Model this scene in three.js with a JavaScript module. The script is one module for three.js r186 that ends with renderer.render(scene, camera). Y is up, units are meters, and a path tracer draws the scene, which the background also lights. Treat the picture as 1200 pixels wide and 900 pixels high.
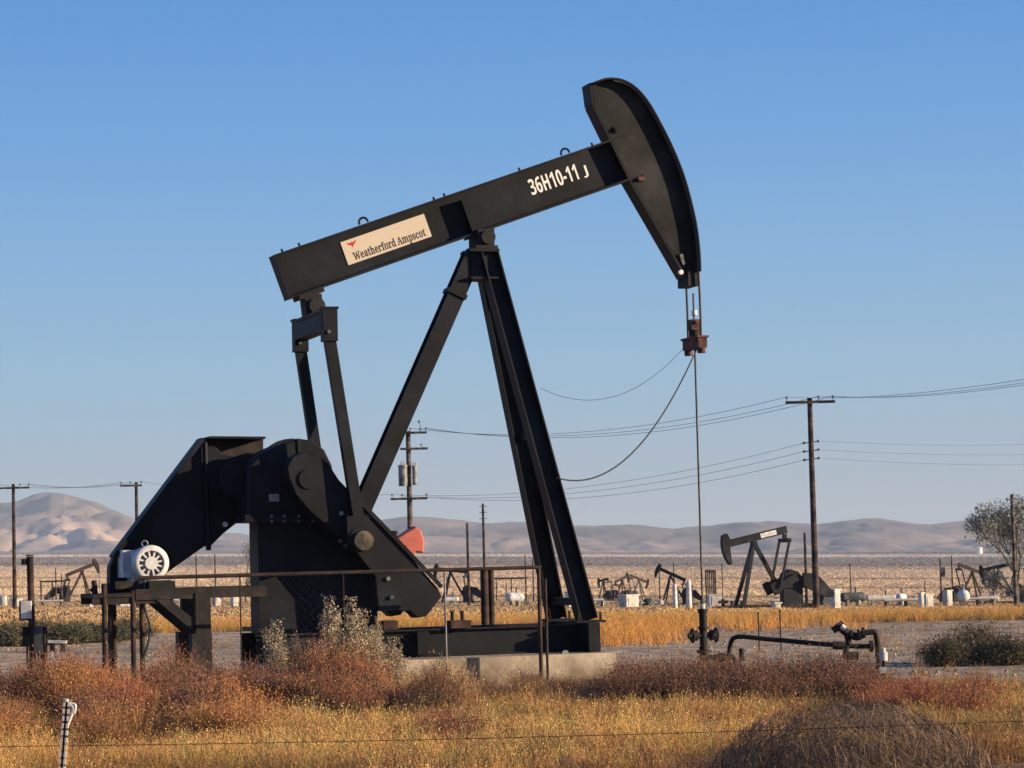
import * as THREE from 'three';
import { mergeGeometries } from 'three/addons/utils/BufferGeometryUtils.js';
import { FontLoader } from 'three/addons/loaders/FontLoader.js';
import { TextGeometry } from 'three/addons/geometries/TextGeometry.js';

// ---------------------------------------------------------------- camera, sky, sun, exposure
const scene = new THREE.Scene();
const F = 3060, EYE = 1.7, PITCH = Math.atan(200 / F), ROLL = 0.0253;     // focal length for a 1200 x 900 frame
const camera = new THREE.PerspectiveCamera(2 * Math.atan(450 / F) * 180 / Math.PI, 4 / 3, 0.5, 40000);
camera.rotation.order = 'YXZ';
camera.position.set(0, EYE, 0);
camera.rotation.set(PITCH, 0, -ROLL);
camera.updateMatrixWorld(true);

const renderer = new THREE.WebGLRenderer({ antialias: true });
renderer.toneMapping = THREE.LinearToneMapping;
renderer.toneMappingExposure = 1.75;
renderer.shadowMap.enabled = true;
renderer.shadowMap.type = THREE.PCFSoftShadowMap;

const TH = 17.5 * Math.PI / 180;                        // the machine's long axis points right and away
const SUN_EL = 14 * Math.PI / 180, SUN_AZ = 11 * Math.PI / 180;   // low sun from the right, a little in front of the picture plane
const sunDir = new THREE.Vector3(Math.cos(SUN_EL) * Math.cos(SUN_AZ), Math.sin(SUN_EL), Math.cos(SUN_EL) * Math.sin(SUN_AZ));
const sun = new THREE.DirectionalLight(new THREE.Color().setRGB(1.0, 0.78, 0.53), 5);
sun.position.copy(sunDir).multiplyScalar(120).add(new THREE.Vector3(0, 0, -40));
sun.target.position.set(0, 0, -40);
sun.castShadow = true;
sun.shadow.mapSize.set(4096, 4096);
Object.assign(sun.shadow.camera, { left: -60, right: 60, top: 40, bottom: -40, near: 1, far: 400 });
scene.add(sun, sun.target);

{ // clear sky: colour follows elevation only, with the broad pale glow that air has round a low sun
  const w = 1024, h = 512, data = new Float32Array(w * h * 4);
  const lin = c => c.map(v => { v /= 255; return v <= 0.04045 ? v / 12.92 : ((v + 0.055) / 1.055) ** 2.4; });
  const stops = [[-90, [120, 110, 100]], [-3, [150, 152, 156]], [0, [170, 182, 190]], [1, [168, 183, 194]], [2.2, [163, 184, 203]], [3.8, [150, 186, 212]],
    [6.5, [131, 177, 219]], [9.2, [110, 164, 220]], [12, [93, 152, 216]], [20, [76, 132, 203]], [45, [58, 104, 178]], [90, [46, 84, 152]]].map(([e, c]) => [e, lin(c)]);
  for (let j = 0; j < h; j++) {
    const el = ((j + 0.5) / h - 0.5) * 180;
    let k = 0; while (k < stops.length - 2 && el > stops[k + 1][0]) k++;
    const t = THREE.MathUtils.clamp((el - stops[k][0]) / (stops[k + 1][0] - stops[k][0]), 0, 1);
    const c = [0, 1, 2].map(i => (1 / 1.75) * (stops[k][1][i] * (1 - t) + stops[k + 1][1][i] * t));
    for (let i = 0; i < w; i++) {
      const az = ((i + 0.5) / w - 0.5) * 2 * Math.PI, e = el * Math.PI / 180;
      const d = Math.cos(e) * Math.cos(az) * sunDir.x + Math.sin(e) * sunDir.y + Math.cos(e) * Math.sin(az) * sunDir.z;
      const g = el > -2 ? 0.22 * Math.pow(Math.max(0, d), 12) : 0, o = (j * w + i) * 4;
      data[o] = c[0] + g; data[o + 1] = c[1] + g * 0.85; data[o + 2] = c[2] + g * 0.65; data[o + 3] = 1;
    }
  }
  const sky = new THREE.DataTexture(data, w, h, THREE.RGBAFormat, THREE.FloatType);
  sky.mapping = THREE.EquirectangularReflectionMapping;
  sky.magFilter = sky.minFilter = THREE.LinearFilter;
  sky.needsUpdate = true;
  scene.background = sky; scene.environment = sky;
}
scene.fog = new THREE.FogExp2(new THREE.Color().setRGB(0.64, 0.76, 0.88), 0.00008);

// ---------------------------------------------------------------- helpers
let seed = 7;
const rnd = () => { seed |= 0; seed = seed + 0x6D2B79F5 | 0; let t = Math.imul(seed ^ seed >>> 15, 1 | seed); t = t + Math.imul(t ^ t >>> 7, 61 | t) ^ t; return ((t ^ t >>> 14) >>> 0) / 4294967296; };
const rr = (a, b) => a + (b - a) * rnd();
const V = (x, y, z) => new THREE.Vector3(x, y, z);
const hash = (x, y) => { let n = Math.imul(x, 374761393) + Math.imul(y, 668265263) | 0; n = Math.imul(n ^ n >>> 13, 1274126177); return ((n ^ n >>> 16) >>> 0) / 4294967296; };
const noise = (x0, y0) => { const x = x0 * 0.819 - y0 * 0.574, y = x0 * 0.574 + y0 * 0.819; const i = Math.floor(x), j = Math.floor(y), u = x - i, v = y - j, s = u * u * (3 - 2 * u), t = v * v * (3 - 2 * v);
  return (hash(i, j) * (1 - s) + hash(i + 1, j) * s) * (1 - t) + (hash(i, j + 1) * (1 - s) + hash(i + 1, j + 1) * s) * t; };
const fbm = (x, y, o = 4) => { let a = 0.5, r = 0, f = 1; for (let k = 0; k < o; k++) { r += a * noise(x * f + k * 17.3, y * f - k * 9.1); a *= 0.5; f *= 2.03; } return r / (1 - Math.pow(0.5, o)); };
const clamp = THREE.MathUtils.clamp, smooth = THREE.MathUtils.smoothstep;
const interp = (tab, x) => { if (x <= tab[0][0]) return tab[0][1]; for (let k = 1; k < tab.length; k++) if (x <= tab[k][0]) { const [a, p] = tab[k - 1], [b, q] = tab[k]; return p + (q - p) * (x - a) / (b - a); } return tab[tab.length - 1][1]; };

// a sight line through a point of the photograph, and the place where it reaches a given distance
const ray = (px, py) => V((px - 600) / F, -(py - 450) / F, -1).applyQuaternion(camera.quaternion);
const at = (px, py, d) => { const v = ray(px, py); return v.multiplyScalar(-d / v.z).add(V(0, EYE, 0)); };

const names = {};
const numbered = n => { names[n] = (names[n] ?? -1) + 1; return names[n] ? `${n}_${String(names[n]).padStart(3, '0')}` : n; };
function tag(o, label, category, group, kind) { o.userData.label = label; if (category) o.userData.category = category; if (group) o.userData.group = group; if (kind) o.userData.kind = kind; return o; }
function thing(name, label, category, pos = V(0, 0, 0), turn = 0, group) { const o = new THREE.Group(); o.name = numbered(name); o.position.copy(pos); o.rotation.y = turn; tag(o, label, category, group); scene.add(o); return o; }
function uvBox(g) {
  const p = g.attributes.position, n = g.attributes.normal, uv = new Float32Array(p.count * 2);
  for (let i = 0; i < p.count; i++) {
    const ax = Math.abs(n.getX(i)), ay = Math.abs(n.getY(i)), az = Math.abs(n.getZ(i));
    const [u, v] = az >= ax && az >= ay ? [p.getX(i), p.getY(i)] : ax >= ay ? [p.getZ(i), p.getY(i)] : [p.getX(i), p.getZ(i)];
    uv[2 * i] = u; uv[2 * i + 1] = v;
  }
  g.setAttribute('uv', new THREE.BufferAttribute(uv, 2)); return g;
}
function merged(geoms) {
  return mergeGeometries([geoms].flat(3).map(g => { let q = g.index ? g.toNonIndexed() : g.clone(); for (const k of Object.keys(q.attributes)) if (!['position', 'normal'].includes(k)) q.deleteAttribute(k); q.morphAttributes = {}; return uvBox(q); }));
}
function mesh(name, geoms, mat, parent) {
  const m = new THREE.Mesh(merged(geoms), mat); m.castShadow = m.receiveShadow = true;
  m.name = parent ? name : numbered(name); (parent ?? scene).add(m); return m;
}
const box = (w, h, d, x = 0, y = 0, z = 0, rz = 0, ry = 0) => { const g = new THREE.BoxGeometry(w, h, d); if (rz) g.rotateZ(rz); if (ry) g.rotateY(ry); return g.translate(x, y, z); };
function basis(p, q, up) { const u = q.clone().sub(p).normalize(); const s = new THREE.Vector3().crossVectors(u, up).normalize(); const t = new THREE.Vector3().crossVectors(s, u).normalize(); return [u, t, s]; }
// bar from p to q, depth h along up, width w across
function bar(p, q, h, w, up = V(0, 1, 0), off = 0, side = 0) {
  const [u, t, s] = basis(p, q, up), c = p.clone().add(q).multiplyScalar(0.5).addScaledVector(t, off).addScaledVector(s, side);
  return new THREE.BoxGeometry(p.distanceTo(q), h, w).applyMatrix4(new THREE.Matrix4().makeBasis(u, t, s).setPosition(c));
}
const ibeam = (p, q, h, w, up, tf = 0.022, tw = 0.016) => [bar(p, q, h - 2 * tf, tw, up), bar(p, q, tf, w, up, (h - tf) / 2), bar(p, q, tf, w, up, -(h - tf) / 2)];
const rod = (p, q, r, r2 = r, n = 10) => { const l = p.distanceTo(q), g = new THREE.CylinderGeometry(r2, r, l, n, 1); g.applyQuaternion(new THREE.Quaternion().setFromUnitVectors(V(0, 1, 0), q.clone().sub(p).normalize())); const c = p.clone().add(q).multiplyScalar(0.5); return g.translate(c.x, c.y, c.z); };
const tube = (pts, r, n = 24, k = 6) => new THREE.TubeGeometry(new THREE.CatmullRomCurve3(pts), n, r, k);
const cyl = (r, l, x, y, z, axis = 'y', n = 20, r2 = r) => { const g = new THREE.CylinderGeometry(r2, r, l, n); if (axis === 'z') g.rotateX(Math.PI / 2); if (axis === 'x') g.rotateZ(Math.PI / 2); return g.translate(x, y, z); };
function plate(pts, z0, z1, bevel = 0.004, holes = []) { // polygon in x, y with thickness in z
  const s = new THREE.Shape(pts.map(p => new THREE.Vector2(p[0], p[1])));
  for (const [hx, hy, hr] of holes) s.holes.push(new THREE.Path().absarc(hx, hy, hr, 0, Math.PI * 2, true));
  const b = Math.min(bevel, (z1 - z0) / 3);
  return new THREE.ExtrudeGeometry(s, { depth: z1 - z0 - 2 * b, bevelEnabled: b > 0, bevelThickness: b, bevelSize: b, bevelOffset: -b, bevelSegments: 1, curveSegments: 4 }).translate(0, 0, z0 + b);
}
function sag(p, q, drop, n = 20) { const a = []; for (let k = 0; k <= n; k++) { const t = k / n, v = p.clone().lerp(q, t); v.y -= drop * 4 * t * (1 - t); a.push(v); } return a; }

// ---------------------------------------------------------------- materials
function grain(size, f, contrast, tint = [1, 1, 1], streak = 1) { // tileable mottling of a surface's own colour
  const d = new Uint8Array(size * size * 4);
  const per = (x, y, p) => { const g = (i, j) => hash(((i % p) + p) % p, ((j % p) + p) % p + p * 31); const i = Math.floor(x), j = Math.floor(y), u = x - i, v = y - j, s = u * u * (3 - 2 * u), t = v * v * (3 - 2 * v); return (g(i, j) * (1 - s) + g(i + 1, j) * s) * (1 - t) + (g(i, j + 1) * (1 - s) + g(i + 1, j + 1) * s) * t; };
  for (let j = 0; j < size; j++) for (let i = 0; i < size; i++) {
    let v = 0, a = 0.5; for (let k = 0; k < 5; k++) { const p = f << k; v += a * per(i / size * p * streak, j / size * p, p * (k ? 1 : 1)); a *= 0.6; }
    v = 1 - contrast + contrast * clamp((v / 1.15 - 0.5) * 2.2 + 0.5, 0, 1);
    const o = (j * size + i) * 4; for (let c = 0; c < 3; c++) d[o + c] = 255 * clamp(v ** tint[c], 0, 1); d[o + 3] = 255;
  }
  const t = new THREE.DataTexture(d, size, size); t.wrapS = t.wrapT = THREE.RepeatWrapping; t.magFilter = THREE.LinearFilter; t.minFilter = THREE.LinearMipmapLinearFilter; t.generateMipmaps = true; t.needsUpdate = true; return t;
}
const rep = (t, r, srgb) => { const c = t.clone(); c.repeat.set(r, r); c.colorSpace = srgb ? THREE.SRGBColorSpace : THREE.NoColorSpace; c.needsUpdate = true; return c; };
const G1 = grain(512, 4, 0.62), G2 = grain(512, 8, 0.8), G3 = grain(512, 16, 0.9, [1, 1.08, 1.2]), G4 = grain(1024, 24, 0.4, [1, 1.05, 1.12]), G5 = grain(512, 6, 0.22, [1, 1.1, 1.25]), G6 = grain(512, 5, 0.38, [1, 1.08, 1.2]);
function M(r, g, b, rough = 0.7, metal = 0, map = null, mapRep = 0.7, bump = 0, spec = 1) {
  const m = new THREE.MeshPhysicalMaterial({ specularIntensity: spec, color: new THREE.Color().setRGB(r, g, b), roughness: rough, metalness: metal });
  if (map) m.map = rep(map, mapRep, true);
  if (bump) { m.bumpMap = rep(G3, mapRep * 2); m.bumpScale = bump; }
  return m;
}
const mat = {
  black: M(0.0105, 0.0132, 0.0195, 0.6, 0, G1, 0.45, 0.001, 0.42),
  dusty: M(0.031, 0.03, 0.03, 0.75, 0, G1, 0.5, 0.001, 0.5), grease: M(0.13, 0.1, 0.06, 0.6, 0, G2, 1.2, 0.002),
  rust: M(0.06, 0.027, 0.019, 0.85, 0, G2, 0.8, 0.001), rustDark: M(0.026, 0.016, 0.013, 0.8, 0, G2, 0.8, 0.001), oxide: M(0.16, 0.05, 0.035, 0.8, 0, G2, 1),
  rodSteel: M(0.1, 0.085, 0.08, 0.5, 0.3, G1, 1), galv: M(0.3, 0.3, 0.29, 0.5, 0.6, G1, 1), steel: M(0.25, 0.22, 0.2, 0.4, 0.7, G1, 1), wire: M(0.06, 0.06, 0.065, 0.6), cable: M(0.03, 0.03, 0.032, 0.6),
  white: M(0.78, 0.77, 0.74, 0.5, 0, G5, 0.8), whiteOld: M(0.66, 0.62, 0.56, 0.7, 0, G5, 0.5), motor: M(0.66, 0.68, 0.7, 0.5, 0, G5, 1.1), 
  red: M(0.6, 0.15, 0.11, 0.65, 0, G5, 0.6), concrete: M(0.52, 0.44, 0.33, 0.9, 0, G6, 0.4, 0.003),
  pole: M(0.085, 0.05, 0.036, 0.9, 0, G2, 0.5, 0.004), poleGrey: M(0.16, 0.12, 0.095, 0.9, 0, G2, 0.5), insul: M(0.07, 0.06, 0.06, 0.3), trafo: M(0.33, 0.34, 0.34, 0.5, 0, G1, 0.5),
  jack: M(0.035, 0.036, 0.04, 0.8, 0, G1, 0.4, 0, 0.4), green: M(0.06, 0.1, 0.07, 0.6, 0, G1, 0.4), grey: M(0.15, 0.155, 0.16, 0.8, 0, G1, 0.4, 0, 0.5), letter: M(0.78, 0.75, 0.7, 0.7), yellow: M(0.7, 0.62, 0.3, 0.6), mint: M(0.45, 0.58, 0.52, 0.6, 0, G5, 0.6),
  twig: M(0.12, 0.085, 0.055, 0.95), pebble: M(0.36, 0.29, 0.21, 0.95, 0, G5, 2),
};
const leafy = (r, g, b, tr = 0.3) => new THREE.MeshPhysicalMaterial({ color: new THREE.Color().setRGB(r, g, b), roughness: 0.95, transmission: tr, thickness: 0, side: THREE.DoubleSide });

// ---------------------------------------------------------------- terrain
const ROWS = [[54, 0], [62, 0.02], [68, -0.08], [80, -0.35], [130, 1.7 - 66 / F * 130], [200, 1.7 - 63 / F * 200], [400, 1.7 - 52 / F * 400], [800, 1.7 - 38 / F * 800], [2000, 1.7 - 18 / F * 2000], [4600, 1.7 + 2 / F * 4600], [9000, 30]];
const rowTab = ROWS.map(([d, h]) => [Math.log(d), h]);
function ground(x, z) {
  const d = -z;
  let h = d <= 54 ? 0 : interp(rowTab, Math.log(d));
  const s = 0.010 + 0.0153 * smooth(d, 60, 160), lim = 30 + Math.max(0, d) * 0.35;
  h -= s * lim * Math.tanh(x / lim);
  if (d < 60) h += (fbm(x * 0.35 + 5, z * 0.35, 3) - 0.5) * 0.12 * (1 - smooth(d, 29, 33)) + (fbm(x * 0.2, z * 0.2, 2) - 0.5) * 0.08;
  return h;
}
const onGround = (px, d, lift = 0) => { const p = at(px, 720, d); p.y = ground(p.x, p.z) + lift; return p; };
const rowDist = row => { let lo = 66, hi = 4600; for (let k = 0; k < 40; k++) { const m = Math.sqrt(lo * hi); if (650 + (EYE - ground(0, -m)) / m * F > row) lo = m; else hi = m; } return lo; };
{
  const ds = []; for (let d = -120; d < 12; d += 12) ds.push(d); for (let d = 12; d < 80; d += 0.8) ds.push(d); for (let d = 80; d < 14000; d *= 1.014) ds.push(d);
  const cols = 170, pos = [], col = [], uv = [], idx = [];
  // field strips on the plain: distance band -> soil or stubble colour
  const strips = [[704, 0.33, 0.235, 0.145], [700, 0.2, 0.14, 0.09], [697.5, 0.37, 0.265, 0.165], [691, 0.39, 0.28, 0.175], [689, 0.24, 0.165, 0.105], [687, 0.38, 0.27, 0.17], [679.5, 0.4, 0.285, 0.18], [677.5, 0.27, 0.19, 0.12], [676, 0.38, 0.275, 0.175], [669, 0.4, 0.29, 0.185],
    [663.5, 0.3, 0.22, 0.15], [662, 0.17, 0.13, 0.1], [657, 0.21, 0.165, 0.13], [653.5, 0.2, 0.155, 0.125], [652, 0.5, 0.42, 0.33], [649.5, 0.5, 0.42, 0.33], [648.6, 0.16, 0.13, 0.12], [640, 0.16, 0.13, 0.12]].map(([r, ...c]) => [rowDist(r), c]).sort((a, b) => a[0] - b[0]);
  for (const d of ds) for (let i = 0; i <= cols; i++) {
    const s = i / cols * 2 - 1, x = Math.sign(s) * Math.abs(s) ** 2 * (45 + 1.1 * Math.abs(d)), z = -d;
    pos.push(x, ground(x, z), z); uv.push(x, z);
    let c; const n = fbm(x * 0.9, z * 0.9, 3), n2 = fbm(x * 0.13 + 40, z * 0.13, 3);
    if (d < 30.5 + n2 * 2) c = [0.24 + 0.1 * n, 0.165 + 0.07 * n, 0.085 + 0.04 * n];
    else if (d < 60) { const k = (0.72 + 0.3 * n + 0.35 * smooth(n2, 0.3, 0.7)) * (1 - 0.22 * smooth(Math.abs(Math.sin(x * 0.32 + z * 0.55 + 2 * n2)), 0.9, 1)); c = [0.43 * k, 0.315 * k, 0.19 * k]; }
    else if (d < 90) c = [0.32, 0.215, 0.105];
    else if (d < 260) { const k = 0.7 + 0.6 * fbm(x * 0.08, z * 0.05, 3); c = [0.36 * k, 0.255 * k, 0.155 * k]; }
    else {
      const wob = 1 + 0.1 * (fbm(x / d * 3 + 3, Math.log(d) * 2, 2) - 0.5) + 0.05 * Math.sin(x / d * 7), dd = d * wob; let k = 0; while (k < strips.length - 2 && dd > strips[k + 1][0]) k++;
      const t = clamp((dd - strips[k][0]) / (strips[k + 1][0] - strips[k][0]), 0, 1), q = 1.75 * (0.86 + 0.28 * fbm(x * 0.012, z * 0.004, 4));
      c = [0, 1, 2].map(j => (strips[k][1][j] * (1 - t) + strips[k + 1][1][j] * t) * q);
    }
    col.push(...c);
  }
  const w = cols + 1;
  for (let j = 0; j < ds.length - 1; j++) for (let i = 0; i < cols; i++) { const a = j * w + i; idx.push(a, a + 1, a + w, a + 1, a + w + 1, a + w); }
  const g = new THREE.BufferGeometry(); g.setAttribute('position', new THREE.Float32BufferAttribute(pos, 3)); g.setAttribute('color', new THREE.Float32BufferAttribute(col, 3)); g.setAttribute('uv', new THREE.Float32BufferAttribute(uv, 2)); g.setIndex(idx); g.computeVertexNormals();
  const gm = new THREE.MeshStandardMaterial({ vertexColors: true, roughness: 0.97, map: rep(G4, 0.21, true), bumpMap: rep(G4, 0.83) }); gm.color.setRGB(1.25, 1.25, 1.25); gm.bumpScale = 0.0025;
  const m = new THREE.Mesh(g, gm); m.name = 'ground'; m.receiveShadow = m.castShadow = true; m.userData.kind = 'structure'; m.userData.label = 'gravel yard, dry grass strip and tan fields of the flat valley'; scene.add(m);
}
// hills: a crest line at a known distance, with spurs and gullies
function hills(label, crest, d0, d1, d2, amp, seedx, colours) {
  const nx = 900, nd = 120, pos = [], col = [], idx = [], uv = [];
  for (let j = 0; j <= nd; j++) for (let i = 0; i <= nx; i++) {
    const px = crest[0][0] + (crest[crest.length - 1][0] - crest[0][0]) * i / nx, d = d0 + (d2 - d0) * j / nd;
    const cp = interp(crest, px), top = at(px, cp, d1), x = top.x * d / d1, base = ground(x, -d) - 3;
    const t = d < d1 ? (d - d0) / (d1 - d0) : 1 - (d - d1) / (d2 - d1);
    const H = top.y - ground(x, -d1), rid = 1 - Math.abs(2 * fbm(x / 520 + seedx, d / 900, 4) - 1), fine = fbm(x / 160 - seedx, d / 260, 4);
    const gully = 1 - Math.abs(2 * fbm(x / 150 + seedx * 5 + 0.4 * rid, d / 420, 3) - 1);
    let h = H * (t * t * (1.6 - 0.6 * t)) - amp * 0.32 * gully * gully * smooth(t, 0.08, 0.35) * (1 - 0.75 * t) + amp * (rid - 0.75) * 4 * t * (1 - t) * (0.4 + t) + amp * 0.5 * (fine - 0.5) * smooth(t, 0.05, 0.4) * (1 - 0.6 * t);
    pos.push(x, base + Math.max(-2, h), -d); uv.push(x / 60, d / 60);
    const p = fbm(x / 700 + seedx * 3, d / 1500, 4), k = clamp((p - 0.5) * 3.4 + 0.5, 0, 1) * smooth(t, 0.05, 0.5), spot = smooth(fbm(x / 45 + 7, d / 120, 3), 0.5, 0.68), e = (0.85 + 0.3 * fbm(x / 70, d / 90, 3)) * (1 - 0.35 * spot);
    for (let c = 0; c < 3; c++) col.push((colours[0][c] * (1 - k) + colours[1][c] * k) * e);
  }
  const w = nx + 1;
  for (let j = 0; j < nd; j++) for (let i = 0; i < nx; i++) { const a = j * w + i; idx.push(a, a + 1, a + w, a + 1, a + w + 1, a + w); }
  const g = new THREE.BufferGeometry(); g.setAttribute('position', new THREE.Float32BufferAttribute(pos, 3)); g.setAttribute('color', new THREE.Float32BufferAttribute(col, 3)); g.setAttribute('uv', new THREE.Float32BufferAttribute(uv, 2)); g.setIndex(idx); g.computeVertexNormals();
  const m = new THREE.Mesh(g, new THREE.MeshStandardMaterial({ vertexColors: true, roughness: 1 })); m.name = numbered('hills'); m.castShadow = m.receiveShadow = true; m.userData.kind = 'structure'; m.userData.label = label; scene.add(m);
}
hills('low brown range of hills along the right horizon', [[-500, 660], [180, 652], [260, 632], [330, 622], [400, 613], [440, 608], [480, 603], [520, 604], [560, 608], [600, 607], [640, 609], [700, 613], [740, 612], [790, 616], [830, 614], [860, 609], [885, 606], [905, 606], [930, 610], [960, 612], [990, 607], [1015, 604], [1035, 604], [1060, 608], [1090, 611], [1120, 609], [1150, 606], [1190, 604], [1260, 600], [1400, 612], [1700, 606]],
  4300, 6200, 8200, 60, 2.7, [[0.15, 0.12, 0.11], [0.48, 0.34, 0.25]]);
hills('higher pointed mountain with a sunlit flank on the left horizon', [[-700, 605], [-300, 592], [-120, 580], [-60, 590], [0, 588], [22, 583], [40, 575], [58, 570], [75, 570], [88, 575], [104, 580], [125, 589], [145, 597], [165, 604], [200, 613], [240, 621], [290, 628], [360, 632], [460, 645], [560, 655]],
  4400, 7000, 9000, 120, 8.1, [[0.17, 0.14, 0.13], [0.6, 0.42, 0.3]]);

// ---------------------------------------------------------------- the pumpjack
const pivot = at(562, 284, 36);
const O = V(pivot.x, 0, pivot.z);
const toLocal = new THREE.Quaternion().setFromAxisAngle(V(0, 1, 0), -TH);
const camL = V(0, EYE, 0).sub(O).applyQuaternion(toLocal);
// place in the machine's own side plane (z = 0 is its centre line) that a traced point belongs to
function ml(px, py, z) { const d = ray(px, py).applyQuaternion(toLocal), t = (z - camL.z) / d.z; return [camL.x + d.x * t, camL.y + d.y * t]; }
const L = (px, py, z) => { const [x, y] = ml(px, py, z); return V(x, y, z); };
const poly = (pts, z) => pts.map(([a, b]) => ml(a, b, z));
function curve(pts, z, n) { return new THREE.CatmullRomCurve3(pts.map(([a, b]) => L(a, b, z))).getPoints(n).map(p => [p.x, p.y]); }

const PAD_Y = 0.36;
const pj = thing('pumpjack', 'big black pumpjack with tilted walking beam and curved horse head, closest to the camera', 'pumpjack', O, TH);
const part = (name, geoms, m, parent = pj) => mesh(name, geoms, m, parent);

// walking beam, in its own frame: u along the top edge from the tail, v down
const bA = L(321, 298.5, 0.17), bB = L(706, 166.5, 0.17), bAng = Math.atan2(bB.y - bA.y, bB.x - bA.x), bH = (() => { const p = L(339, 350.5, 0.17), n = V(Math.sin(bAng), -Math.cos(bAng), 0); return p.sub(bA).dot(n); })();
const bf = (px, py, z) => { const p = L(px, py, z).sub(bA); return [p.x * Math.cos(bAng) + p.y * Math.sin(bAng), p.x * Math.sin(bAng) - p.y * Math.cos(bAng)]; };
const inBeam = g => g.rotateZ(bAng).translate(bA.x, bA.y, 0);
const bLen = bf(712, 165, 0.17)[0] + 0.35, FW = 0.34;
const bx = (w, h, d, u, v, z = 0) => inBeam(box(w, h, d, u, -v, z));
const beam = part('walking_beam', [bx(bLen, bH - 0.05, 0.018, bLen / 2, bH / 2), bx(bLen, 0.026, FW, bLen / 2, 0.013), bx(bLen, 0.026, FW, bLen / 2, bH - 0.013), bx(0.016, bH - 0.052, FW - 0.02, 0.008, bH / 2)], mat.black);
{
  const [us] = bf(551, 262, 0.15);
  for (const s of [1, -1]) part('stiffener', bx(0.02, bH * 0.78, 0.15, us, bH * 0.58, s * 0.087), mat.black, beam);
  part('saddle_plate', bx(0.34, 0.03, 0.4, us + 0.12, bH + 0.016), mat.dusty, beam);
  for (const px of [426, 662]) { const [u] = bf(px, px === 426 ? 262 : 180, 0); const t = new THREE.TorusGeometry(0.062, 0.016, 8, 20, Math.PI * 1.15).rotateZ(-0.24).translate(u, 0.03, 0.02); part('lifting_eye', inBeam(t), mat.black, beam); }
  for (const [px, py] of [[331, 295], [351, 288], [508, 232], [520, 227], [608, 197], [694, 170]]) { const [u] = bf(px, py, 0.1); part('bolt', inBeam(cyl(0.016, 0.05, u, 0.02, 0.1, 'y', 6)), mat.black, beam); }
  // painted sign
  const c = document.createElement('canvas'); c.width = 1024; c.height = 288; const x = c.getContext('2d');
  x.fillStyle = '#cbbca6'; x.fillRect(0, 0, 1024, 288);
  for (let k = 0; k < 900; k++) { x.fillStyle = `rgba(${120 + 90 * rnd()},${100 + 70 * rnd()},${80 + 50 * rnd()},0.05)`; x.fillRect(rnd() * 1024, rnd() * 288, 4 + rnd() * 40, 2 + rnd() * 14); }
  x.fillStyle = '#b5201c'; x.beginPath(); x.moveTo(60, 28); x.lineTo(105, 46); x.lineTo(120, 34); x.lineTo(135, 46); x.lineTo(180, 28); x.lineTo(160, 66); x.lineTo(140, 70); x.lineTo(120, 108); x.lineTo(100, 70); x.lineTo(80, 66); x.closePath(); x.fill();
  x.fillStyle = '#2b2018'; x.font = 'bold 128px serif'; x.textBaseline = 'alphabetic';
  const word = 'Weatherford Ampscot', wd = x.measureText(word).width; x.save(); x.translate(86, 256); x.scale(880 / wd, 1); x.fillText(word, 0, 0); x.strokeStyle = '#2b2018'; x.lineWidth = 5; x.strokeText(word, 0, 0); x.restore();
  const tex = new THREE.CanvasTexture(c); tex.colorSpace = THREE.SRGBColorSpace;
  const a = bf(399, 284, 0.03), b = bf(497, 250.5, 0.03), e = bf(408, 311, 0.03), w = b[0] - a[0], h = e[1] - a[1], g = new THREE.BoxGeometry(w, h, 0.006);
  g.translate(a[0] + w / 2, -(a[1] + h / 2), 0.017); inBeam(g);
  const sm = new THREE.MeshStandardMaterial({ map: tex, roughness: 0.6 }), pm = M(0.5, 0.45, 0.38);
  const s = new THREE.Mesh(g, [pm, pm, pm, pm, sm, pm]); s.name = 'sign'; s.castShadow = s.receiveShadow = true; s.userData.label = 'cream sign panel with red bird emblem and dark lettering'; beam.add(s);
  // stencilled code
  const font = await new FontLoader().loadAsync('fonts/droid/droid_sans_bold.typeface.json');
  const p0 = bf(624, 229, 0.02), p1 = bf(690, 204, 0.02), ht = 0.228;
  const t = (str, u0, u1, v, k = 1) => { const q = new TextGeometry(str, { font, size: 1, depth: 0.004, curveSegments: 4 }); q.computeBoundingBox(); const bb = q.boundingBox; q.translate(-bb.min.x, -bb.min.y, 0).scale((u1 - u0) / (bb.max.x - bb.min.x), k * ht / (bb.max.y - bb.min.y), 1).translate(u0, -v, 0.011); return inBeam(q); };
  const wid = p1[0] - p0[0];
  tag(part('lettering', [t('36H10-11', p0[0], p0[0] + wid * 0.83, p0[1]), t('J', p0[0] + wid * 0.92, p0[0] + wid * 1.0, p0[1] + 0.01, 0.75)], mat.letter, beam), 'white painted code 36H10-11 J');
}
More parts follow.
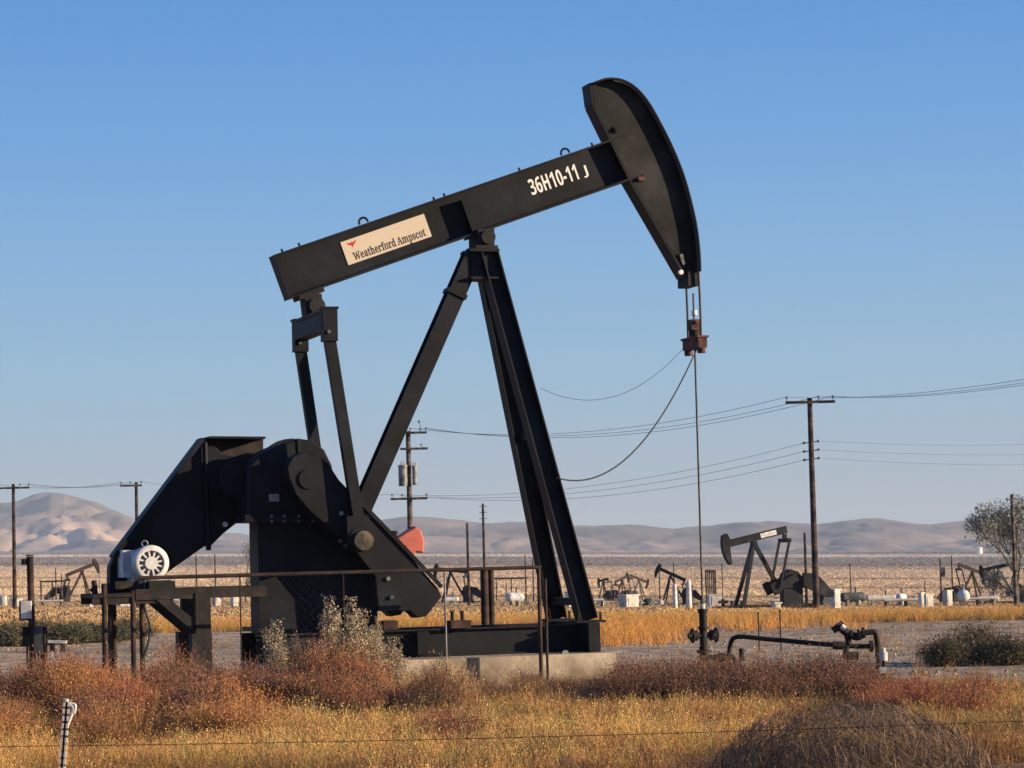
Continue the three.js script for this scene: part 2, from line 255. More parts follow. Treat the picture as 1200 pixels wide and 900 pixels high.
// horse head
{
  const outer = [[697, 98], [711, 93.5], [727, 94.5], [742, 102], [757, 118], [775, 149], [789, 178], [800, 206], [808.5, 236], [815, 266], [818.5, 296], [819.5, 318]];
  const arc = curve(outer, 0.26, 44), n = arc.length;
  const off = (k, t) => { const a = arc[Math.max(0, k - 1)], b = arc[Math.min(n - 1, k + 1)], dx = b[0] - a[0], dy = b[1] - a[1], l = Math.hypot(dx, dy); return [arc[k][0] + dy / l * t, arc[k][1] - dx / l * t]; };
  const inner = arc.map((_, k) => off(k, -0.028)), core = arc.map((_, k) => off(k, -0.032));
  const back = poly([[808, 333], [797, 326], [731, 212], [707, 162], [689.5, 126]], -0.1);
  const head = part('horse_head', [plate([...core, ...back], -0.15, 0.15, 0.008)], mat.dusty);
  part('arc_plate', plate([...arc, ...inner.reverse()], -0.28, 0.28, 0.004), mat.black, head);
  const bp = back.slice(1).map(p => V(p[0], p[1], 0)), tp = V(...core[0], 0);
  const plates = []; for (let k = 0; k < bp.length - 1; k++) plates.push(bar(bp[k], bp[k + 1], 0.03, 0.33, V(-1, 0.5, 0), 0.018)); plates.push(bar(bp[bp.length - 1], tp, 0.03, 0.33, V(-1, -0.2, 0), 0.018));
  part('back_plate', plates, mat.black, head);
  const q1 = L(798, 300, 0.16), q2 = L(802, 310, 0.16), q3 = L(798, 319, 0.2);
  part('latch', [cyl(0.03, 0.05, q1.x, q1.y, 0.17, 'z', 10), bar(q1, q2, 0.05, 0.03, V(0, 1, 0))], mat.galv, head); part('pin', cyl(0.035, 0.06, q3.x, q3.y, 0.19, 'z', 12), mat.white, head);
  const e = L(751, 210, 0.16); part('lifting_lug', [box(0.09, 0.05, 0.05, e.x, e.y, 0.17)], mat.oxide, head); const f = L(722, 152, 0.16); part('boss', [cyl(0.05, 0.03, f.x, f.y, 0.16, 'z', 16), cyl(0.025, 0.06, f.x, f.y, 0.17, 'z', 10)], mat.dusty, head);
  const d1 = L(808, 328, 0.05); part('cable_stop', box(0.16, 0.2, 0.42, d1.x, d1.y, 0), mat.rustDark, head);
  // bridle, carrier bar and polished rod
  const rx = L(820.2, 350, 0.25).x, cb = L(817, 403, 0);
  for (const s of [1, -1]) { const pts = []; for (let k = 6; k < n; k += 3) { const o = off(k, 0.012); pts.push(V(o[0], o[1], s * 0.25)); } pts.push(V(rx, cb.y + 0.6, s * 0.25), V(rx, cb.y, s * 0.25)); part('bridle_cable', tube(pts, 0.017, 60, 6), mat.cable); }
  const carrier = part('carrier_bar', [box(0.13, 0.15, 0.62, rx, cb.y, 0), box(0.17, 0.03, 0.66, rx, cb.y + 0.08, 0), cyl(0.06, 0.12, rx, cb.y - 0.09, 0.25), cyl(0.06, 0.12, rx, cb.y - 0.09, -0.25)], mat.oxide);
  part('load_cell', [cyl(0.08, 0.12, rx, cb.y + 0.15, 0)], mat.rustDark, carrier); part('rod_clamp', [box(0.14, 0.15, 0.18, rx, cb.y + 0.27, 0), cyl(0.03, 0.24, rx, cb.y + 0.31, 0, 'z', 8)], mat.oxide, carrier); part('clamp_nut', cyl(0.04, 0.07, rx, cb.y + 0.44, 0.02), mat.white, carrier);
  part('polished_rod', [cyl(0.0145, cb.y + 0.72 - 0.8, rx, (cb.y + 0.72 + 0.8) / 2, 0, 'y', 10)], mat.rodSteel);
  const hang = (name, a, b, drop, r) => part(name, tube(sag(a, b, drop), r, 30, 5), mat.cable);
  hang('sensor_cable', V(rx - 0.05, cb.y - 0.05, 0.25), L(652, 560, 0.55), 0.62, 0.011); hang('sensor_cable', V(rx - 0.05, cb.y, -0.2), L(634, 455, -0.1), 0.42, 0.0035);
  globalThis.RX = rx;
}
// samson post
{
  const top = V(0.02, ml(562, 297, 0)[1], 0), foot = (px, py, z) => L(px, py, z);
  const fz = 0.66, f1 = foot(688, 727, fz), f2 = V(f1.x, f1.y, -fz);
  for (const [f, s] of [[f1, 1], [f2, -1]]) { const a = V(0.08, top.y, s * 0.1); const leg = part('front_leg', [ibeam(f, a, 0.25, 0.24, V(1, 0, 0), 0.02, 0.02)], mat.black); part('foot_plate', box(0.42, 0.03, 0.36, f.x, f.y - 0.012, f.z), mat.black, leg);
    for (const dx of [-0.16, 0.16]) part('anchor_bolt', cyl(0.018, 0.12, f.x + dx, f.y + 0.05, f.z + 0.1, 'y', 6), mat.dusty, leg); }
  const t1 = 0.5, c1 = f1.clone().lerp(V(0.08, top.y, 0.1), t1), c2 = V(c1.x, c1.y, -c1.z); part('cross_brace', bar(c1, c2, 0.09, 0.09, V(1, 0, 0)), mat.black);
  const d1 = f1.clone().lerp(V(0.08, top.y, 0.1), 0.05), d2 = V(d1.x, d1.y, -d1.z); part('cross_brace', bar(d1, d2, 0.1, 0.1, V(1, 0, 0)), mat.rustDark);
  const r1 = L(404, 640, 0), ra = V(-0.1, top.y, 0), rl = part('rear_leg', [ibeam(r1, ra, 0.25, 0.24, V(0, 0, 1), 0.02, 0.02), bar(r1.clone().lerp(ra, 0.85), r1.clone().lerp(ra, 0.865), 0.3, 0.28, V(0, 0, 1))], mat.black);
  part('post_cap', [box(0.42, 0.04, 0.5, 0, top.y + 0.02, 0), box(0.34, 0.34, 0.3, 0.01, top.y - 0.17, 0), box(0.4, 0.03, 0.44, 0, top.y - 0.36, 0)], mat.black);
  part('saddle_bearing', [box(0.24, 0.3, 0.44, 0.03, top.y + 0.16, 0), cyl(0.1, 0.56, 0.05, top.y + 0.2, 0, 'z', 20), box(0.32, 0.05, 0.5, 0.03, top.y + 0.06, 0)], mat.dusty);
}
// tail bearing, equalizer, pitmans, cranks
const wrist = L(422, 632, 0.92);
{
  const en = L(385.5, 379, 0.86), eq = V(en.x, en.y, 0), tb = L(360, 345.5, 0);
  part('tail_bearing', [box(0.36, 0.06, 0.4, tb.x + 0.02, tb.y, 0, bAng), box(0.24, 0.26, 0.3, tb.x + 0.06, tb.y - 0.14, 0, 0.1), cyl(0.11, 0.44, tb.x + 0.09, tb.y - 0.17, 0, 'z', 16)], mat.dusty);
  const e = part('equalizer', [box(0.2, 0.24, 1.74, eq.x, eq.y + 0.04, 0), box(0.24, 0.04, 1.3, eq.x, eq.y + 0.17, 0)], mat.black);
  for (const s of [1, -1]) { const z = s * 0.86;
    part('pitman_bearing', [box(0.19, 0.44, 0.2, eq.x, eq.y - 0.02, z), box(0.22, 0.03, 0.23, eq.x, eq.y + 0.2, z)], mat.black, e);
    part('end_bolt', cyl(0.025, 0.03, eq.x - 0.03, eq.y - 0.12, z + 0.12, 'z', 8), mat.galv, e);
    const a = V(eq.x, eq.y - 0.2, z), b = V(wrist.x, wrist.y + 0.1, s * 0.92); const pit = part('pitman_arm', [bar(a, b, 0.145, 0.13, V(1, 0, 0))], mat.black);
    part('wrist_pin_bearing', [cyl(0.17, 0.2, wrist.x, wrist.y, s * 0.92, 'z', 20), box(0.3, 0.34, 0.17, wrist.x - 0.04, wrist.y + 0.14, s * 0.92)], mat.black, pit); part('wrist_pin_cap', [cyl(0.13, 0.05, wrist.x + 0.02, wrist.y - 0.02, s * 1.045, 'z', 18)], mat.grease, pit);
  }
  const cz = 0.6, hub = L(357, 562, cz);
  const out = poly([[336, 560], [334, 548], [340, 536], [352, 530], [368, 532], [382, 543], [395, 563], [437, 606], [478, 652], [511, 690], [515, 699], [497, 722], [486, 724], [478, 716], [441, 716], [439, 700], [437, 676], [412, 644], [362, 601], [344, 580]], cz + 0.1);
  for (const s of [1, -1]) {
    const crank = part('crank', plate(out, s > 0 ? 0.5 : -0.82, s > 0 ? 0.82 : -0.5, 0.015), mat.black);
    part('crank_hub', cyl(0.13, 0.03, hub.x, hub.y, s * 0.83, 'z', 24), mat.black, crank);
    const rib = [L(395, 590, cz), L(500, 700, cz)]; part('crank_rib', [bar(V(rib[0].x, rib[0].y, s * 0.83), V(rib[1].x, rib[1].y, s * 0.83), 0.05, 0.04, V(1, 0, 0), 0.2)], mat.black, crank);
    for (const [px, py] of [[452, 678], [456, 700], [397, 602], [402, 640], [396, 634]]) { const b = L(px, py, 0.7); part('crank_bolt', cyl(0.03, 0.05, b.x, b.y, s * 0.83, 'z', 8), mat.galv, crank); }
    if (s < 0) { const z = -1.06, b = L(475.5, 640, z + 0.22), b2 = L(470, 647, z + 0.22), k = L(462, 629, z + 0.1);
      const w = part('counterweight', plate(poly([[428, 646], [440, 640], [456, 630], [466, 630], [486, 617], [493, 621], [497, 632], [496, 648], [487, 647], [483, 655], [485, 662], [478, 668], [470, 680], [448, 690]], z + 0.2), z, z + 0.22, 0.02, [[b.x, b.y, 0.034], [b2.x, b2.y, 0.022]]), mat.red, crank); w.userData.label = 'coral red counterweight block on the far crank';
      part('counterweight_bolt', [cyl(0.035, 0.14, k.x, k.y, z + 0.1, 'y', 8), cyl(0.05, 0.05, k.x, k.y + 0.06, z + 0.1, 'y', 6)], mat.rustDark, crank); }
  }
}
// gear reducer on its pedestal
const baseTop = ml(560, 735, 0.5)[1];
{
  const z = 0.42;
  const gr = part('gear_reducer', [plate(poly([[290, 606], [291, 548], [306, 531], [330, 520], [350, 514], [366, 516], [380, 527], [389, 545], [391, 558], [391, 606]], z), -z, z, 0.02)], mat.black);
  part('gear_case_flange', plate(poly([[286, 603], [398, 603], [398, 612], [286, 612]], z), -z - 0.06, z + 0.06, 0.005), mat.black, gr);
  const gc = L(350, 556, z); part('gear_cover', [cyl(0.5, 0.06, gc.x, gc.y, 0, 'z', 32)], mat.black, gr);
  part('case_seam', plate(poly([[348, 514], [351, 514], [353, 545], [350, 545]], z), z, z + 0.02, 0.003), mat.dusty, gr);
  part('yellow_mark', plate(poly([[379, 554.5], [391, 554], [391, 558.5], [379, 558.5]], z), z, z + 0.03, 0.003), mat.yellow, gr);
  part('name_plate', plate(poly([[315, 579], [327, 578.5], [327, 587.5], [315, 588]], z), z, z + 0.012, 0.002), mat.galv, gr);
  for (const x of [318, 333, 350, 366]) for (const y of [605, 611]) { const p = L(x, y, z + 0.06); part('flange_bolt', cyl(0.018, 0.03, p.x, p.y, z + 0.075, 'z', 6), mat.galv, gr); }
  const p0 = L(302, 612, 0.28), p1 = L(440, 612, 0.28);
  part('pedestal', [box(p1.x - p0.x, p0.y - baseTop, 0.56, (p0.x + p1.x) / 2, (p0.y + baseTop) / 2, 0), box(0.36, 0.05, 1.0, p0.x + 0.1, baseTop + 0.06, 0)], mat.black, gr);
  const rb = L(280, 561, 0.1); part('brake_drum', [new THREE.TorusGeometry(0.245, 0.016, 8, 40).translate(rb.x, rb.y, 0.1), cyl(0.22, 0.1, rb.x, rb.y, 0.04, 'z', 32), cyl(0.06, 0.55, rb.x, rb.y, -0.2, 'z')], mat.black, gr);
  // belt guard on the far side
  const gz = -0.5, guard = part('belt_guard', plate(poly([[128.5, 700], [129, 664], [134, 653], [236, 517], [243, 513], [262, 533], [300, 540], [308, 600], [290, 603], [262, 625], [247, 640], [240, 640], [196, 671], [180, 690]], gz), gz - 0.3, gz, 0.015), mat.black);
  part('guard_hood', plate(poly([[243, 514], [308, 515], [308, 560], [262, 552], [244, 545]], gz - 0.2), gz - 0.32, gz - 0.16, 0.01), mat.rustDark, guard);
  part('guard_rim', [bar(L(133, 654, gz), L(237, 516, gz), 0.05, 0.4, V(-1, 1, 0), 0.02), bar(L(243, 514, gz), L(308, 514.5, gz), 0.03, 0.36, V(0, 1, 0), 0.01)], mat.black, guard);
  part('guard_post', [rod(L(240, 513, gz + 0.06), L(244.5, 645, gz + 0.06), 0.035)], mat.black, guard); const bk = [L(244, 568, gz + 0.1), L(256, 570, gz + 0.1)]; part('guard_bracket', bar(bk[0], bk[1], 0.06, 0.05), mat.dusty, guard);
  const gb = L(263.5, 614.5, gz); part('guard_bolt', cyl(0.035, 0.04, gb.x, gb.y, gz + 0.02, 'z', 10), mat.white, guard);
}
// skid base
const padZ = 1.3;
{
  const x0 = ml(300, 740, 0.5)[0], xf = ml(690, 740, 1.0)[0], h = baseTop - PAD_Y - 0.004, yc = PAD_Y + 0.004 + h / 2;
  const sk = part('skid_base', [[0.5, -0.5].map(z => ibeam(V(x0, yc, z), V(xf + 0.1, yc, z), h, 0.16, V(0, 1, 0)))], mat.black);
  const c0 = xf, c1 = ml(704, 740, 1.02)[0];
  part('front_crossbeam', [box(c1 - c0, h + 0.02, 2.0, (c0 + c1) / 2, yc + 0.01, 0)], mat.black, sk);
  for (const x of [x0 + 0.3, (x0 + xf) / 2]) part('crossbeam', box(0.16, h - 0.06, 1.4, x, yc, 0), mat.black, sk);
  const m1 = L(537, 735, 0.5); part('mounting_block', [box(0.28, 0.1, 0.3, m1.x, baseTop + 0.05, 0.5), cyl(0.025, 0.14, m1.x - 0.08, baseTop + 0.16, 0.5), cyl(0.025, 0.14, m1.x + 0.06, baseTop + 0.16, 0.5)], mat.rust, sk);
  const m2 = L(455, 735, -0.3); part('mounting_block', [box(0.2, 0.12, 0.3, m2.x, baseTop + 0.05, -0.3)], mat.rust, sk);
  const nb = L(663, 766, 1.1); part('grounding_clamp', [cyl(0.05, 0.06, nb.x, nb.y, 1.06, 'z', 8), cyl(0.035, 0.12, nb.x + 0.01, nb.y - 0.08, 1.06, 'y', 8)], mat.galv, sk);
  // motor with its platform and bracing
  const z0 = 0.35, dk = ml(150, 692, z0), y1 = ml(260, 694, 0.4)[1], xl = ml(107, 696, z0)[0], xr = ml(202, 696, z0)[0];
  const pf = part('motor_platform', [box(xr - xl, 0.05, 1.1, (xl + xr) / 2, dk[1] - 0.06, -0.1), [0.4, -0.6].map(z => [bar(V(xl, dk[1] - 0.13, z), V(xr, dk[1] - 0.13, z), 0.09, 0.06), bar(V(xr - 0.5, y1, z), V(ml(312, 694, 0.4)[0], y1, z), 0.14, 0.12)])], mat.rustDark);
  for (const z of [0.4, -0.6]) { const cx = ml(237, 720, 0.4)[0]; const yb = ml(237, 742, 0.4)[1]; part('platform_column', [box(0.2, y1 - yb, 0.16, cx, (y1 + yb) / 2, z)], mat.rustDark, pf); part('pier', box(0.26, yb + 0.2, 0.26, cx - 0.03, yb / 2 - 0.1, z), mat.rustDark, pf); part('diagonal_brace', bar(L(183, 696, 0.4).setZ(z), L(237, 742, 0.4).setZ(z), 0.12, 0.1), mat.rustDark, pf); }
  for (const [px, z] of [[122, 0.42], [129, 0.1], [155.5, 0.42], [166, 0.3], [133, -0.6]]) { const x = ml(px, 700, z)[0], yb = ground(O.x + x, O.z) - 0.05; part('platform_post', rod(V(x, yb, z), V(x, dk[1] + (px < 130 ? 0.1 : 0), z), 0.035), mat.rust, pf); }
  const p1 = L(110, 680, z0), p2 = L(112, 698, z0); part('bracket', [rod(p1, p2, 0.035), rod(p2, L(106, 690, z0), 0.02)], mat.rustDark, pf);
  part('motor_slide_rail', [bar(L(135, 686, 0.2), L(200, 684, 0.2), 0.1, 0.1), bar(L(135, 686, -0.4), L(200, 684, -0.4), 0.1, 0.1), box(0.34, 0.14, 0.3, L(188, 690, 0.3).x, dk[1] + 0.04, 0.3)], mat.rustDark, pf);
  const mc = L(177.5, 660, 0.24), R = 0.2;
  const mo = part('motor', [cyl(R, 0.78, mc.x, mc.y, -0.36, 'z', 32), cyl(0.03, 0.2, mc.x, mc.y, 0.12, 'z', 10), box(0.34, 0.36, 0.5, mc.x - 0.16, mc.y + 0.0, -0.3), box(0.42, 0.06, 0.6, mc.x, mc.y - 0.2, -0.2)], mat.motor);
  const fins = []; for (let k = 0; k < 22; k++) { const a = k / 22 * Math.PI * 2; fins.push(bar(V(mc.x + Math.cos(a) * R, mc.y + Math.sin(a) * R, -0.7), V(mc.x + Math.cos(a) * R, mc.y + Math.sin(a) * R, 0.02), 0.035, 0.012, V(Math.cos(a), Math.sin(a), 0))); } part('cooling_fin', fins, mat.motor, mo);
  part('fan_cover', [new THREE.LatheGeometry([[0.235, -0.16], [0.24, 0], [0.225, 0.04], [0.165, 0.06], [0.165, 0.03]].map(p => new THREE.Vector2(...p)), 36).rotateX(Math.PI / 2).translate(mc.x, mc.y, 0.2)], mat.white, mo);
  const sp = []; for (let k = 0; k < 12; k++) { const a = k / 12 * Math.PI * 2 + 0.2; sp.push(bar(V(mc.x + Math.cos(a) * 0.06, mc.y + Math.sin(a) * 0.06, 0.235), V(mc.x + Math.cos(a) * 0.2, mc.y + Math.sin(a) * 0.2, 0.235), 0.02, 0.022, V(0, 0, 1))); } part('fan_spoke', sp, mat.white, mo); part('fan_hub', cyl(0.085, 0.05, mc.x, mc.y, 0.24, 'z', 24), mat.white, mo);
  part('lifting_eye', new THREE.TorusGeometry(0.04, 0.012, 6, 14).translate(mc.x - 0.03, mc.y + 0.26, -0.1), mat.galv, mo);
  part('motor_lead', tube([V(mc.x - 0.1, mc.y - 0.2, 0.3), L(170, 712, 0.4), L(176, 735, 0.4), L(172, 760, 0.4), L(166, 776, 0.4)], 0.018, 24, 6), mat.cable, mo);
}

// concrete pad under the skid
const local = (x, y, z) => V(x, y, z).applyAxisAngle(V(0, 1, 0), TH).add(O);
{
  const xa = ml(330, 775, padZ)[0], xb = ml(722, 775, padZ)[0];
  const pad = thing('concrete_pad', 'pale concrete foundation pad under the black pumpjack skid', 'concrete pad', O, TH);
  part('slab', box(xb - xa, PAD_Y + 0.35, padZ * 2, (xa + xb) / 2, (PAD_Y - 0.35) / 2, 0), mat.concrete, pad);
}
// guard railing in front of the machine, pipe with chain-link
{
  const rz = 1.75, y = ml(400, 671, rz)[1], xa = ml(200, 680, rz)[0], xb = ml(634, 663, rz)[0], gy = x => { const p = local(x, 0, rz); return ground(p.x, p.z); };
  const rl = thing('guard_railing', 'rusty pipe guard railing with wire mesh in front of the pumpjack', 'railing', O, TH);
  part('top_rail', rod(V(xa - 0.45, y, rz), V(xb, y, rz), 0.026), mat.rust, rl);
  for (const [px, r] of [[282, 0.009], [403, 0.01], [522, 0.013], [632.5, 0.026], [640, 0.018]]) { const x = ml(px, 720, rz)[0]; part('post', rod(V(x, gy(x) - 0.2, rz), V(x, y - (px === 640 ? 0.15 : 0), rz), r), px > 600 ? mat.rust : px > 500 ? mat.trafo : mat.dusty, rl); }
  const wires = [], y0 = gy(xb) + 0.1, w = y - 0.05 - y0, xm = ml(175, 720, rz)[0];
  for (let x = xm - w; x < xb; x += 0.11) for (const s of [1, -1]) { let a = V(s > 0 ? x : x + w, y0, rz), b = V(s > 0 ? x + w : x, y - 0.05, rz); const f = (p, q, lim) => { if ((p.x - lim) * (q.x - lim) < 0) { const t = (lim - p.x) / (q.x - p.x); return p.clone().lerp(q, t); } return null; };
    for (const lim of [xb, xm]) { const c = f(a, b, lim); if (c) { if ((lim === xb) === (a.x > b.x)) a = c; else b = c; } } if (Math.max(a.x, b.x) > xb + 0.01 || Math.min(a.x, b.x) < xm - 0.01) continue; wires.push(rod(a, b, 0.0009, 0.0009, 3)); }
  const mw = part('wire_mesh', wires, mat.dusty, rl); mw.userData.kind = 'stuff';
}
for (const [px, label] of [[568, 'left one of two rusty pipe posts behind the skid'], [576, 'right one of two rusty pipe posts behind the skid']]) {
  const x = ml(px, 700, -1.6)[0], p = local(x, 0, -1.6), g = thing('pipe_post', label, 'post', V(p.x, ground(p.x, p.z), p.z), 0, 'pipe posts behind the skid');
  part('post', rod(V(0, -0.2, 0), V(0, ml(px, 666, -1.6)[1] - g.position.y, 0), px === 568 ? 0.06 : 0.045), mat.rust, g); part('cap', cyl(px === 568 ? 0.066 : 0.05, 0.03, 0, ml(px, 666, -1.6)[1] - g.position.y, 0), mat.rustDark, g);
}
// wellhead below the polished rod
{
  const p = local(RX, 0, 0), g = thing('wellhead', 'dark rusty wellhead with valve wheels under the polished rod', 'wellhead', V(p.x, ground(p.x, p.z), p.z), TH);
  g.scale.set(0.74, 0.87, 0.74);
  part('casing', [cyl(0.09, 0.42, 0, 0.21, 0), cyl(0.14, 0.05, 0, 0.34, 0), cyl(0.14, 0.05, 0, 0.1, 0)], mat.rustDark, g);
  part('pumping_tee', [cyl(0.075, 0.3, 0, 0.55, 0), cyl(0.05, 0.62, 0, 0.6, 0, 'x', 14), cyl(0.085, 0.06, 0.16, 0.6, 0, 'x'), cyl(0.085, 0.06, -0.16, 0.6, 0, 'x')], mat.rustDark, g);
  part('stuffing_box', [cyl(0.075, 0.36, 0, 0.85, 0), cyl(0.1, 0.05, 0, 0.72, 0), cyl(0.095, 0.06, 0, 0.99, 0)], mat.black, g); part('packing_nut', cyl(0.05, 0.09, 0, 1.06, 0), mat.white, g);
  for (const s of [1, -1]) part('valve_wheel', [new THREE.TorusGeometry(0.105, 0.02, 6, 20).rotateY(Math.PI / 2).translate(s * 0.24, 0.6, 0.04), cyl(0.05, 0.12, s * 0.24, 0.6, 0, 'x'), box(0.02, 0.2, 0.02, s * 0.24, 0.6, 0.04)], mat.rustDark, g);
  part('outlet_pipe', [tube([V(0.05, 0.24, 0.05), V(0.32, 0.24, 0.1), V(0.52, 0.24, 0.12), V(0.57, 0.2, 0.12), V(0.58, -0.25, 0.12)], 0.045, 24, 8), cyl(0.07, 0.1, 0.32, 0.24, 0.1, 'x'), cyl(0.05, 0.2, 0.73, 0.27, 0.1, 'y')], mat.rustDark, g);
}
// flowline with valve
{
  const d = 31.6, P = (x, y, o = 0) => at(x, y, d + o), o = onGround(940, d), g = thing('flowline', 'dark rusty flowline pipe on legs with an upturned valve loop at its end', 'pipe', V(o.x, o.y, o.z));
  const Q = (x, y, k) => P(x, y, k).sub(o);
  part('pipe', tube([Q(851, 784, 0.4), Q(854, 766, 0.4), Q(858, 749.5, 0.4), Q(863, 746.5, 0.38), Q(900, 749, 0.25), Q(950, 753.5, 0.1), Q(985, 756.5, 0), Q(1012, 757.5, 0), Q(1024, 757, 0)], 0.029, 60, 10), mat.rustDark, g);
  part('coupling', rod(Q(976, 756, 0), Q(990, 757, 0), 0.05), mat.rustDark, g); part('coupling', rod(Q(1019, 757, 0), Q(1023, 757, 0), 0.07), mat.rustDark, g);
  part('upright_pipe', tube([Q(1031, 800, 0), Q(1029.5, 770, 0), Q(1027.5, 748, 0), Q(1025, 741, 0), Q(1018, 741, 0), Q(1011, 742, 0)], 0.036, 40, 10), mat.rustDark, g);
  part('valve_body', [tube([Q(1013, 742.5, 0), Q(1004, 746, 0), Q(997, 744, 0), Q(990, 740, 0), Q(985, 735, 0)], 0.05, 24, 10), rod(Q(992, 742, 0), Q(995, 756, 0), 0.036), rod(Q(1010, 741.5, 0), Q(1012.5, 741.5, 0), 0.068), rod(Q(1006, 744, 0), Q(1008, 743.5, 0), 0.068), rod(Q(996, 744.5, 0), Q(998, 745, 0), 0.072)], mat.rustDark, g);
  part('valve_stem', [rod(Q(982, 738, 0), Q(989, 731, 0), 0.055), rod(Q(980, 732, 0), Q(984, 738, 0), 0.08)], mat.rustDark, g); part('valve_tag', rod(Q(986, 733.5, -0.08), Q(990, 737, -0.08), 0.035), mat.white, g);
  part('drain_valve', [rod(Q(992, 757, 0), Q(991, 771, 0), 0.04), rod(Q(990, 768, 0), Q(1006, 769, 0), 0.05), rod(Q(1000, 764, 0), Q(1000, 773, 0), 0.05)], mat.rustDark, g);
  part('support_leg', rod(Q(1003, 800, 0.1), Q(1003, 782, 0.1), 0.05), mat.rustDark, g);
}
{ const p = onGround(1034.5, 30.6), g = thing('marker_post', 'small bright white marker post in the red brush by the flowline end', 'marker post', p); part('stake', rod(V(0, -0.1, 0), V(-0.01, 0.42, 0), 0.02), mat.rust, g); part('cap', [cyl(0.05, 0.1, -0.01, 0.46, 0), cyl(0.03, 0.05, -0.01, 0.53, 0)], mat.white, g); part('tag', box(0.09, 0.07, 0.02, -0.02, 0.3, 0.03), mat.white, g); }
for (const [px, top, w] of [[888.5, 719, 'left'], [914, 716, 'right']]) { const p = onGround(px, 44), t = at(px, top, 44).y - p.y, g = thing('thin_stake', `thin wire stake on the gravel behind the flowline, ${w} of the pair`, 'stake', p, 0, 'thin stakes on the gravel'); part('rod', rod(V(0, -0.2, 0), V(0, t, 0), 0.012), mat.rustDark, g); part('tip', cyl(0.018, 0.04, 0, t, 0), mat.rust, g); }
// control post on the left
{
  const d = 34.5, o = onGround(37, d), g = thing('control_post', 'rusty control post with white notice box and dark switch boxes at left', 'control post', o), Q = (x, y, k = 0) => at(x, y, d + k).sub(o);
  part('post', rod(Q(39, 800), Q(35, 652), 0.045), mat.rust, g); part('post_cap', [rod(Q(35, 651.5), Q(35, 650), 0.055)], mat.rust, g);
  part('lamp', [rod(Q(35, 658), Q(29, 658), 0.02), rod(Q(28.5, 655), Q(28.5, 662), 0.04)], mat.rustDark, g);
  const wb = Q(31, 714.5, -0.06); part('notice_box', box(0.135, 0.23, 0.06, wb.x, wb.y, wb.z), mat.white, g); part('notice_box_back', box(0.17, 0.26, 0.04, wb.x - 0.02, wb.y - 0.01, wb.z - 0.06), mat.grey, g);
  const b1 = Q(32, 746), b2 = Q(46, 750); part('switch_box', box(0.1, 0.26, 0.14, b1.x, b1.y, b1.z), mat.black, g); part('switch_box', box(0.12, 0.36, 0.14, b2.x, b2.y, b2.z), mat.grey, g);
  part('second_post', rod(Q(51.5, 795), Q(50.5, 734), 0.05), mat.rust, g); part('crosspiece', rod(Q(31, 742), Q(51, 741), 0.02), mat.rustDark, g); for (const x of [32, 45]) part('conduit', rod(Q(x, 795), Q(x, 757), 0.014), mat.rustDark, g);
}
{ const p = onGround(67, 49.5), g = thing('plank', 'white board on short blocks in front of the dark brush at left', 'board', p); part('board', box(0.34, 0.05, 0.14, 0, 0.2, 0, -0.06), mat.white, g); for (const s of [-0.1, 0.1]) part('block', box(0.08, 0.18, 0.1, s, 0.085, 0), mat.rustDark, g); }
// striped fence post and wire near the camera
{
  const d = 17, o = onGround(70, d), g = thing('fence_post', 'leaning black and white striped fence post with a white ribbon, bottom left', 'fence post', o), Q = (x, y) => at(x, y, d).sub(o);
  const a = Q(70, 930), b = Q(78.5, 820), n = 13, L0 = b.clone().sub(a); part('post', [bar(a, b, 0.016, 0.02, V(1, 0, 0))], mat.black, g);
  for (let k = 0; k < n; k++) { const p = a.clone().addScaledVector(L0, (k + 0.1) / n), q = a.clone().addScaledVector(L0, (k + 0.72) / n); for (const s of [-0.0135, 0.0155]) part('white_band', bar(p, q, 0.014, 0.03, V(1, 0, 0), s), mat.white, g); }
  part('ribbon', [tube([Q(81, 824), Q(86, 830), Q(83, 840), Q(79, 850)], 0.012, 12, 5), tube([Q(81, 824), Q(88, 826), Q(87, 836)], 0.01, 12, 5)], mat.white, g); part('cap', rod(Q(77, 822), Q(77.2, 819), 0.022), mat.whiteOld, g);
  const wa = at(-60, 875.5, d), wb = at(1270, 842, d), w = thing('barbed_wire', 'single barbed wire strand crossing the golden grass in the foreground', 'wire', wa), pts = sag(V(0, 0, 0), wb.clone().sub(wa), 0.03, 40);
  part('strand', tube(pts, 0.0022, 160, 4), mat.rust, w); const barbs = []; for (let k = 1; k < 70; k++) { const c = new THREE.CatmullRomCurve3(pts).getPoint(k / 70), e = V(rr(-1, 1), 1, rr(-1, 1)).setLength(0.016); barbs.push(rod(c.clone().sub(e), c.clone().add(e), 0.002, 0.002, 3)); } part('barb', barbs, mat.rustDark, w).userData.kind = 'stuff';
}

// ---------------------------------------------------------------- utility poles and lines
function pole(px, top, d, r, label, m = mat.pole, lean = 0) { const o = onGround(px, d), t = at(px - lean, top, d), g = thing('utility_pole', label, 'utility pole', o, 0, 'wooden utility poles'); const h = t.y - o.y, dx = t.x - o.x; part('shaft', rod(V(0, -0.5, 0), V(dx * 0, h, 0), r, r * 0.72, 12), m, g); return { g, o, h, d, k: d / F, top: V(o.x, o.y + h, o.z) }; }
function arm(P, dy, half0, half1, posts, m = mat.poleGrey, turn = 0) { // crossarm dy below the top, with insulators
  const y = P.h - dy, a = part('crossarm', box(half0 + half1, 0.14, 0.11, (half1 - half0) / 2, y, 0.16, 0, turn), m, P.g);
  for (const x of posts) part('insulator', [cyl(0.02, 0.14, x, y + 0.14, 0.16, 'y', 6), cyl(0.07, 0.11, x, y + 0.25, 0.16, 'y', 8, 0.04)], mat.insul, P.g);
  return posts.map(x => V(P.o.x + x, P.o.y + y + 0.28, P.o.z + 0.16));
}
